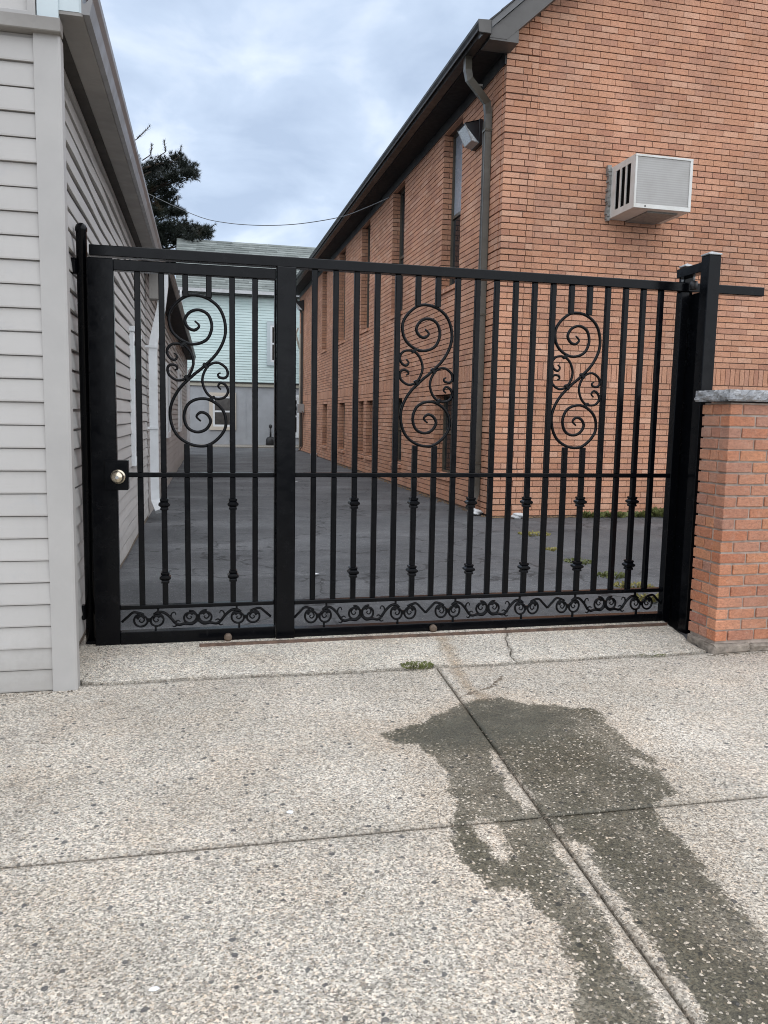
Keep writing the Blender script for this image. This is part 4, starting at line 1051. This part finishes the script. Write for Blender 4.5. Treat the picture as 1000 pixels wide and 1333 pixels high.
gp_ = thing('guide_post', 'black twin gate guide posts with roller bracket in front of the low brick wall', 'post')
FX0, FX1 = 3.172, 3.260
m = MB(); m.box(FX0, FX1, 4.60, 4.685, 0, 2.470, b=.004); m.build('post', M['black'], gp_)
m = MB(); m.box(3.268, 3.335, 5.0, 5.07, 0, 2.470, b=.004); m.build('post', M['black'], gp_)
for y, a_, b_, w2 in ((4.60, FX0, FX1, .085), (5.0, 3.268, 3.335, .07)):
    m = MB(); m.box(a_-.004, b_+.004, y-.004, y+w2+.004, 2.4705, 2.482, b=.003); m.add([(a_, y, 2.482), (b_, y, 2.482), (b_, y+w2, 2.482), (a_, y+w2, 2.482), ((a_+b_)/2, y+w2/2, 2.50)], [(0, 1, 4), (1, 2, 4), (2, 3, 4), (3, 0, 4)])
    m.build('post_cap', M['cast'], gp_)
m = MB(); m.box(FX0+.03, FX1+.02, 4.685, 5.0, 2.385, 2.445, b=.003); m.build('crossbar', M['black'], gp_)
for y in (4.85, 4.985):
    m = MB(); m.lathe([(.01, 2.29), (.024, 2.292), (.024, 2.345), (.01, 2.347)], 3.24, y, 14); m.build('guide_roller', M['smoker'], gp_)
    m = MB(); m.lathe([(.007, 2.345), (.007, 2.40)], 3.24, y, 8); m.build('roller_bolt', M['cast'], gp_)
m = MB(); m.box(3.262, 3.300, 4.74, 4.98, .02, 2.27, b=.004); m.v = [(x-.0, y, z) for x, y, z in m.v]
m.build('catch_channel', M['black'], gp_)

tr = MB(); tr.prism([(4.775, .011), (4.815, .011), (4.815, .018), (4.783, .018), (4.783, .032), (4.775, .032)], .0, 3.15, 'x')
o = tr.build('gate_track', M['steel_rust']); tag(o, 'thin rusty steel angle track on the concrete under the sliding gate', 'gate track')

# ------------------------------------------------------------------ overhead wire
pts = [(3.80, 16.33, 5.829), (3.84, 16.5, 5.875), (3.667, 18.0, 6.027), (3.412, 19.5, 6.175), (2.846, 21.5, 6.443), (2.294, 23.0, 6.679), (1.655, 24.5, 6.967), (.932, 26, 7.318), (.177, 27.5, 7.771), (-.893, 29.5, 8.616), (-1.868, 31, 9.364), (-2.469, 32, 9.85), (-5, 36, 12.2)]
m = MB(); m.tube(catmull(pts, 4), .011, 6)
for i in (9, 11): m.tube([(pts[i][0]+.3, pts[i][1]-.3, pts[i][2]-.08), (pts[i][0]+.3, pts[i][1]-.3, pts[i][2]+.22)], .02, 5)
o = m.build('power_line', M['cable']); tag(o, 'thin sagging power line from the dark eave across the sky', 'wire')

# ------------------------------------------------------------------ pine tree
pine = thing('pine_tree', 'dark bushy pine rising behind the grey houses, left of the green roof', 'tree', (-2.8, 42, 0))
m = MB(); m.tube([(0, 0, 0), (.05, 0, 5), (-.05, .1, 10), (.0, 0, 13), (-.2, 0, 14)], [.34, .28, .2, .12, .04], 10); m.build('trunk', M['bark'], pine)
boughs = []
rn = random.Random(12)
# (tip x, tip z, size)
lobes = [(2.35, 13.4, .62), (1.9, 13.9, .5), (1.2, 13.5, .75), (.5, 13.2, .8), (1.7, 12.7, .7), (.9, 12.4, .8), (2.5, 12.9, .45), (.1, 12.2, .8), (1.5, 12.0, .55),
         (2.9, 10.55, .62), (2.2, 10.5, .75), (1.4, 10.3, .85), (3.25, 10.3, .5), (.6, 10.2, .9), (1.9, 9.9, .7), (1.0, 9.6, .7), (2.6, 9.8, .55), (1.0, 11.0, .5), (.2, 11.1, .7), (1.3, 11.6, .55), (.5, 11.6, .8), (1.9, 11.5, .35), (1.65, 11.15, .38), (2.05, 11.1, .3),
         (-.6, 13.6, .8), (-1.2, 13, 1.0), (-1.4, 11.6, 1.0), (-1.6, 10.2, 1.1), (-1, 9, 1.1), (.6, 8.9, .8), (1.6, 9.0, .7), (.2, 8.0, .9), (-1.2, 8, 1.0)]
br = MB(); fo = MB()
for (lx, lz, sz) in lobes:
    ty = rn.uniform(-.8, .8); zr = lz-rn.uniform(.5, 1.3)
    if sz > .35: br.tube([(0, 0, zr-.3), (lx*.5, ty*.4, (zr+lz)/2-.1), (lx, ty, lz-.1)], [.07, .05, .02], 6)
    n = int(380*sz*sz)+40
    for k in range(n):
        # tuft centre inside lobe, denser to the shell
        d = Vector((rn.gauss(0, 1), rn.gauss(0, 1), rn.gauss(0, 1))).normalized()*sz*rn.uniform(.2, 1.05)
        c = Vector((lx, ty, lz))+Vector((d.x, d.y, d.z*.62)); up = (Vector((d.x, d.y, d.z*.5+sz*.5))).normalized(); tt = rn.random()
        for q in range(17):
            a = (up*1.0+Vector((rn.gauss(0, 1), rn.gauss(0, 1), rn.gauss(0, 1)))*.62).normalized(); l = rn.uniform(.14, .25); w = a.orthogonal().normalized()*.011
            e2 = c+a*l; fo.v += [tuple(c-w), tuple(c+w), tuple(e2)]; n0 = len(fo.v)-3; fo.f.append((n0, n0+1, n0+2)); fo.t.append(min(1, max(0, tt+rn.uniform(-.2, .2)))); fo.sm.append(False)
# sparse outer twigs
for (x0, z0, x1, z1) in ((2.0, 13.9, 2.15, 14.4), (1.4, 14.1, 1.35, 14.6), (.7, 13.9, .75, 14.35), (3.2, 10.4, 3.75, 10.85), (3.3, 10.2, 3.6, 10.5), (.1, 14.6, .65, 15.2), (2.5, 13.0, 2.95, 12.9), (2.4, 10.8, 2.3, 11.3)):
    br.tube([(x0-.4, 0, z0-.3), (x0, 0, z0), (x1, 0, z1)], [.03, .022, .01], 5)
    for k in range(7):
        f_ = k/6; c = Vector((x0+(x1-x0)*f_, rn.uniform(-.06, .06), z0+(z1-z0)*f_)); up = Vector((x1-x0, 0, z1-z0)).normalized()
        for q in range(12):
            a = (up*.7+Vector((rn.gauss(0, 1), rn.gauss(0, 1), rn.gauss(0, 1)))*.6).normalized(); w = a.orthogonal().normalized()*.013; e2 = c+a*rn.uniform(.1, .2)
            fo.v += [tuple(c-w), tuple(c+w), tuple(e2)]; n0 = len(fo.v)-3; fo.f.append((n0, n0+1, n0+2)); fo.t.append(.4); fo.sm.append(False)
br.build('branches', M['bark'], pine); fo.build('crown', M['needles'], pine, fix=False)

# ------------------------------------------------------------------ weeds, stones, litter
def weed(loc, rad, n, label, mat='weed', h=.03, sx=1.0, grp=None, seed=0):
    r_ = random.Random(seed); m = MB()
    for k in range(n):
        a = r_.random()*6.28; q = rad*math.sqrt(r_.random()); bx, by = q*math.cos(a)*sx, q*math.sin(a)
        d = Vector((math.cos(a)*r_.uniform(.2, 1.3), math.sin(a)*r_.uniform(.2, 1.3), r_.uniform(.5, 1.3))).normalized()
        l = h*r_.uniform(.5, 1.2); w = d.cross(Vector((r_.gauss(0, 1), r_.gauss(0, 1), 0.1))).normalized()*l*.20
        b0 = Vector((bx, by, r_.uniform(0, h*.25))); mid = b0+d*l*.55; tip = b0+d*l+Vector((0, 0, -l*.15))
        m.face([b0, mid-w, tip, mid+w], r_.random())
    o = m.build('weed_clump', M[mat], None, fix=False); o.location = loc; tag(o, label, 'weed', grp); return o
weed((1.20, 4.205, .004), .062, 420, 'small green weed tuft in the joint in front of the gate centre', h=.022, sx=1.4, grp='weeds growing in the cracks', seed=1)
weed((2.66, 4.18, .004), .055, 110, 'dull flat weed tuft in the apron joint near the low brick wall', 'weed', .014, 1.6, 'weeds growing in the cracks', 2)
for k, (x, y, r_, mt_, lb_) in enumerate(((4.02, 9.0, .16, 'weed_dry', 'yellowish weed strip at the far end of the asphalt crack'), (3.72, 7.9, .07, 'weed_dry', 'tiny yellow weed in the middle of the asphalt crack'), (3.70, 7.15, .13, 'weed', 'green weed patch in the asphalt crack, middle one'), (3.66, 6.45, .12, 'weed', 'green weed patch in the asphalt crack beside the nearest one'), (3.62, 6.0, .13, 'weed_dry', 'dry weed patch in the asphalt crack, one before nearest'), (3.50, 5.55, .10, 'weed_dry', 'dry weed patch in the asphalt crack nearest the gate'))):
    weed((x, y, -.002), r_, int(260*r_/.13), lb_, mt_, .045, 1.2, 'weeds growing in the cracks', 20+k)
for k, (x, lb_) in enumerate(((5.62, 'green weed tuft at the foot of the brick gable, leftmost of four'), (6.0, 'green weed tuft at the foot of the brick gable, second from left'), (6.42, 'green weed tuft at the foot of the brick gable, third from left'), (6.80, 'tall green weed tuft at the foot of the brick gable, rightmost of four'))):
    weed((x, 10.62, .0), .11+.02*(k == 3), 260, lb_, 'weed', .10+.05*(k == 3), 1.4, 'weeds along the brick gable foot', 40+k)
# moss and debris line along the wall foot
m = MB(); r_ = random.Random(5)
for k in range(900):
    if r_.random() < .45: x = r_.uniform(4.0, 8); y = 10.66-abs(r_.gauss(0, .03))
    else: y = r_.uniform(10.7, 24); x = 4.07-abs(r_.gauss(0, .06))
    s_ = r_.uniform(.006, .024); z = .012
    m.add([(x-s_, y-s_*.7, z), (x+s_, y-s_*.6, z), (x+s_*.7, y+s_, z), (x-s_*.6, y+s_, z), (x, y, z+s_*.9)], [(0, 1, 4), (1, 2, 4), (2, 3, 4), (3, 0, 4)], r_.random())
o = m.build('wall_foot_debris', M['leaf_dry'], fix=False, kind='stuff'); tag(o, 'brown leaf litter and grit along the foot of the brick building', 'debris')
def stone(loc, sx, sy, sz, label, mat='white_stone', seed=0, cat='stone', grp=None):
    import bmesh
    bm = bmesh.new(); bmesh.ops.create_icosphere(bm, subdivisions=3, radius=1); r_ = random.Random(seed)
    ph = [r_.random()*6 for _ in range(6)]
    for v in bm.verts:
        c = v.co; k = 1+.14*math.sin(c.x*3+ph[0])*math.sin(c.y*2.6+ph[1])+.10*math.sin(c.z*5+c.x*4+ph[2])
        v.co = Vector((c.x*sx*k, c.y*sy*k, c.z*sz*k))
    me = bpy.data.meshes.new('stone'); bm.to_mesh(me); bm.free(); me.materials.append(M[mat]); o = obj('stone', me, None, loc); tag(o, label, cat, grp); return o
stone((3.98, 11.05, .05), .10, .12, .055, 'pale stone at the foot of the brown downspout', seed=1, grp='pale stones at the wall foot')
stone((4.46, 10.55, .05), .11, .06, .045, 'flat pale stone at the foot of the brick gable near its corner', seed=2, grp='pale stones at the wall foot')
stone((4.00, 27.9, .05), .13, .2, .10, 'white rock at the far foot of the brick side wall', seed=3, grp='pale stones at the wall foot')
def litter(loc, s, label, seed):
    r_ = random.Random(seed); m = MB(); n = 9; vs = [(s*r_.uniform(.6, 1.1)*math.cos(i/n*6.28), s*.8*r_.uniform(.6, 1.1)*math.sin(i/n*6.28), r_.uniform(.001, .004)) for i in range(n)]
    vs2 = [(0, 0, .006)]; m.add(vs+vs2, [(i, (i+1) % n, n) for i in range(n)]); o = m.build('paper_scrap', M['paper'], None, fix=False); o.location = loc; tag(o, label, 'litter', 'white paper scraps')
litter((.31, 2.683, .001), .016, 'small white scrap on the sidewalk just beyond the cross joint', 1)
litter((-.115, 1.87, .001), .013, 'white scrap on the sidewalk nearest the viewer', 2)
litter((2.05, 17.0, .016), .07, 'pale scrap lying on the asphalt drive behind the gate', 3)
litter((1.0, 6.9, .014), .05, 'thin white scrap on the near asphalt by the gate centre', 4)
# hairline crack debris on the sidewalk
m = MB(); r_ = random.Random(9)
path = [(1.62, 3.98), (1.60, 3.94), (1.56, 3.90), (1.53, 3.86), (1.50, 3.82), (1.47, 3.80), (1.40, 3.775), (1.36, 3.75), (1.33, 3.73)]
for k in range(110):
    i = r_.randrange(len(path)-1); f_ = r_.random(); x = path[i][0]+(path[i+1][0]-path[i][0])*f_+r_.gauss(0, .004); y = path[i][1]+(path[i+1][1]-path[i][1])*f_+r_.gauss(0, .006); s_ = r_.uniform(.003, .010)
    m.add([(x-s_, y-s_*.5, .0005), (x+s_, y-s_*.5, .0005), (x+s_*.7, y+s_*.6, .0005), (x-s_*.6, y+s_*.5, .0005), (x, y, s_*.5)], [(0, 1, 4), (1, 2, 4), (2, 3, 4), (3, 0, 4)], r_.random())
m2 = m.build('crack_soil', M['foundation'], fix=False, kind='stuff'); tag(m2, 'dark soil crumbs in the crack above the wet patch', 'soil')

# grit and small dead leaves in the joints and at the house corner
m = MB(); r_ = random.Random(31)
for k in range(420):
    q = r_.random()
    if q < .35: x = r_.uniform(-.62, 3.0); y = 4.185+(max(0, .9-x)*.028)+r_.gauss(0, .008)
    elif q < .55: y = r_.uniform(1.3, 4.1); x = 1.022+.069*y+r_.gauss(0, .006)
    elif q < .75: x = r_.uniform(-1.5, -.6); y = 4.14+r_.gauss(0, .012)-.02
    elif q < .9: x = r_.uniform(3.0, 3.5); y = 4.135-abs(r_.gauss(0, .012))
    else: x = r_.uniform(-.60, -.48); y = r_.uniform(4.2, 4.9)
    s_ = r_.uniform(.002, .006); z = .002 if q < .9 else .014
    m.add([(x-s_, y-s_*.7, z), (x+s_, y-s_*.6, z), (x+s_*.7, y+s_, z), (x-s_*.6, y+s_, z), (x, y, z+s_*.8)], [(0, 1, 4), (1, 2, 4), (2, 3, 4), (3, 0, 4)], r_.random())
o = m.build('joint_grit', M['foundation'], fix=False, kind='stuff'); tag(o, 'dark grit lying in the sidewalk joints and along the wall feet', 'grit')
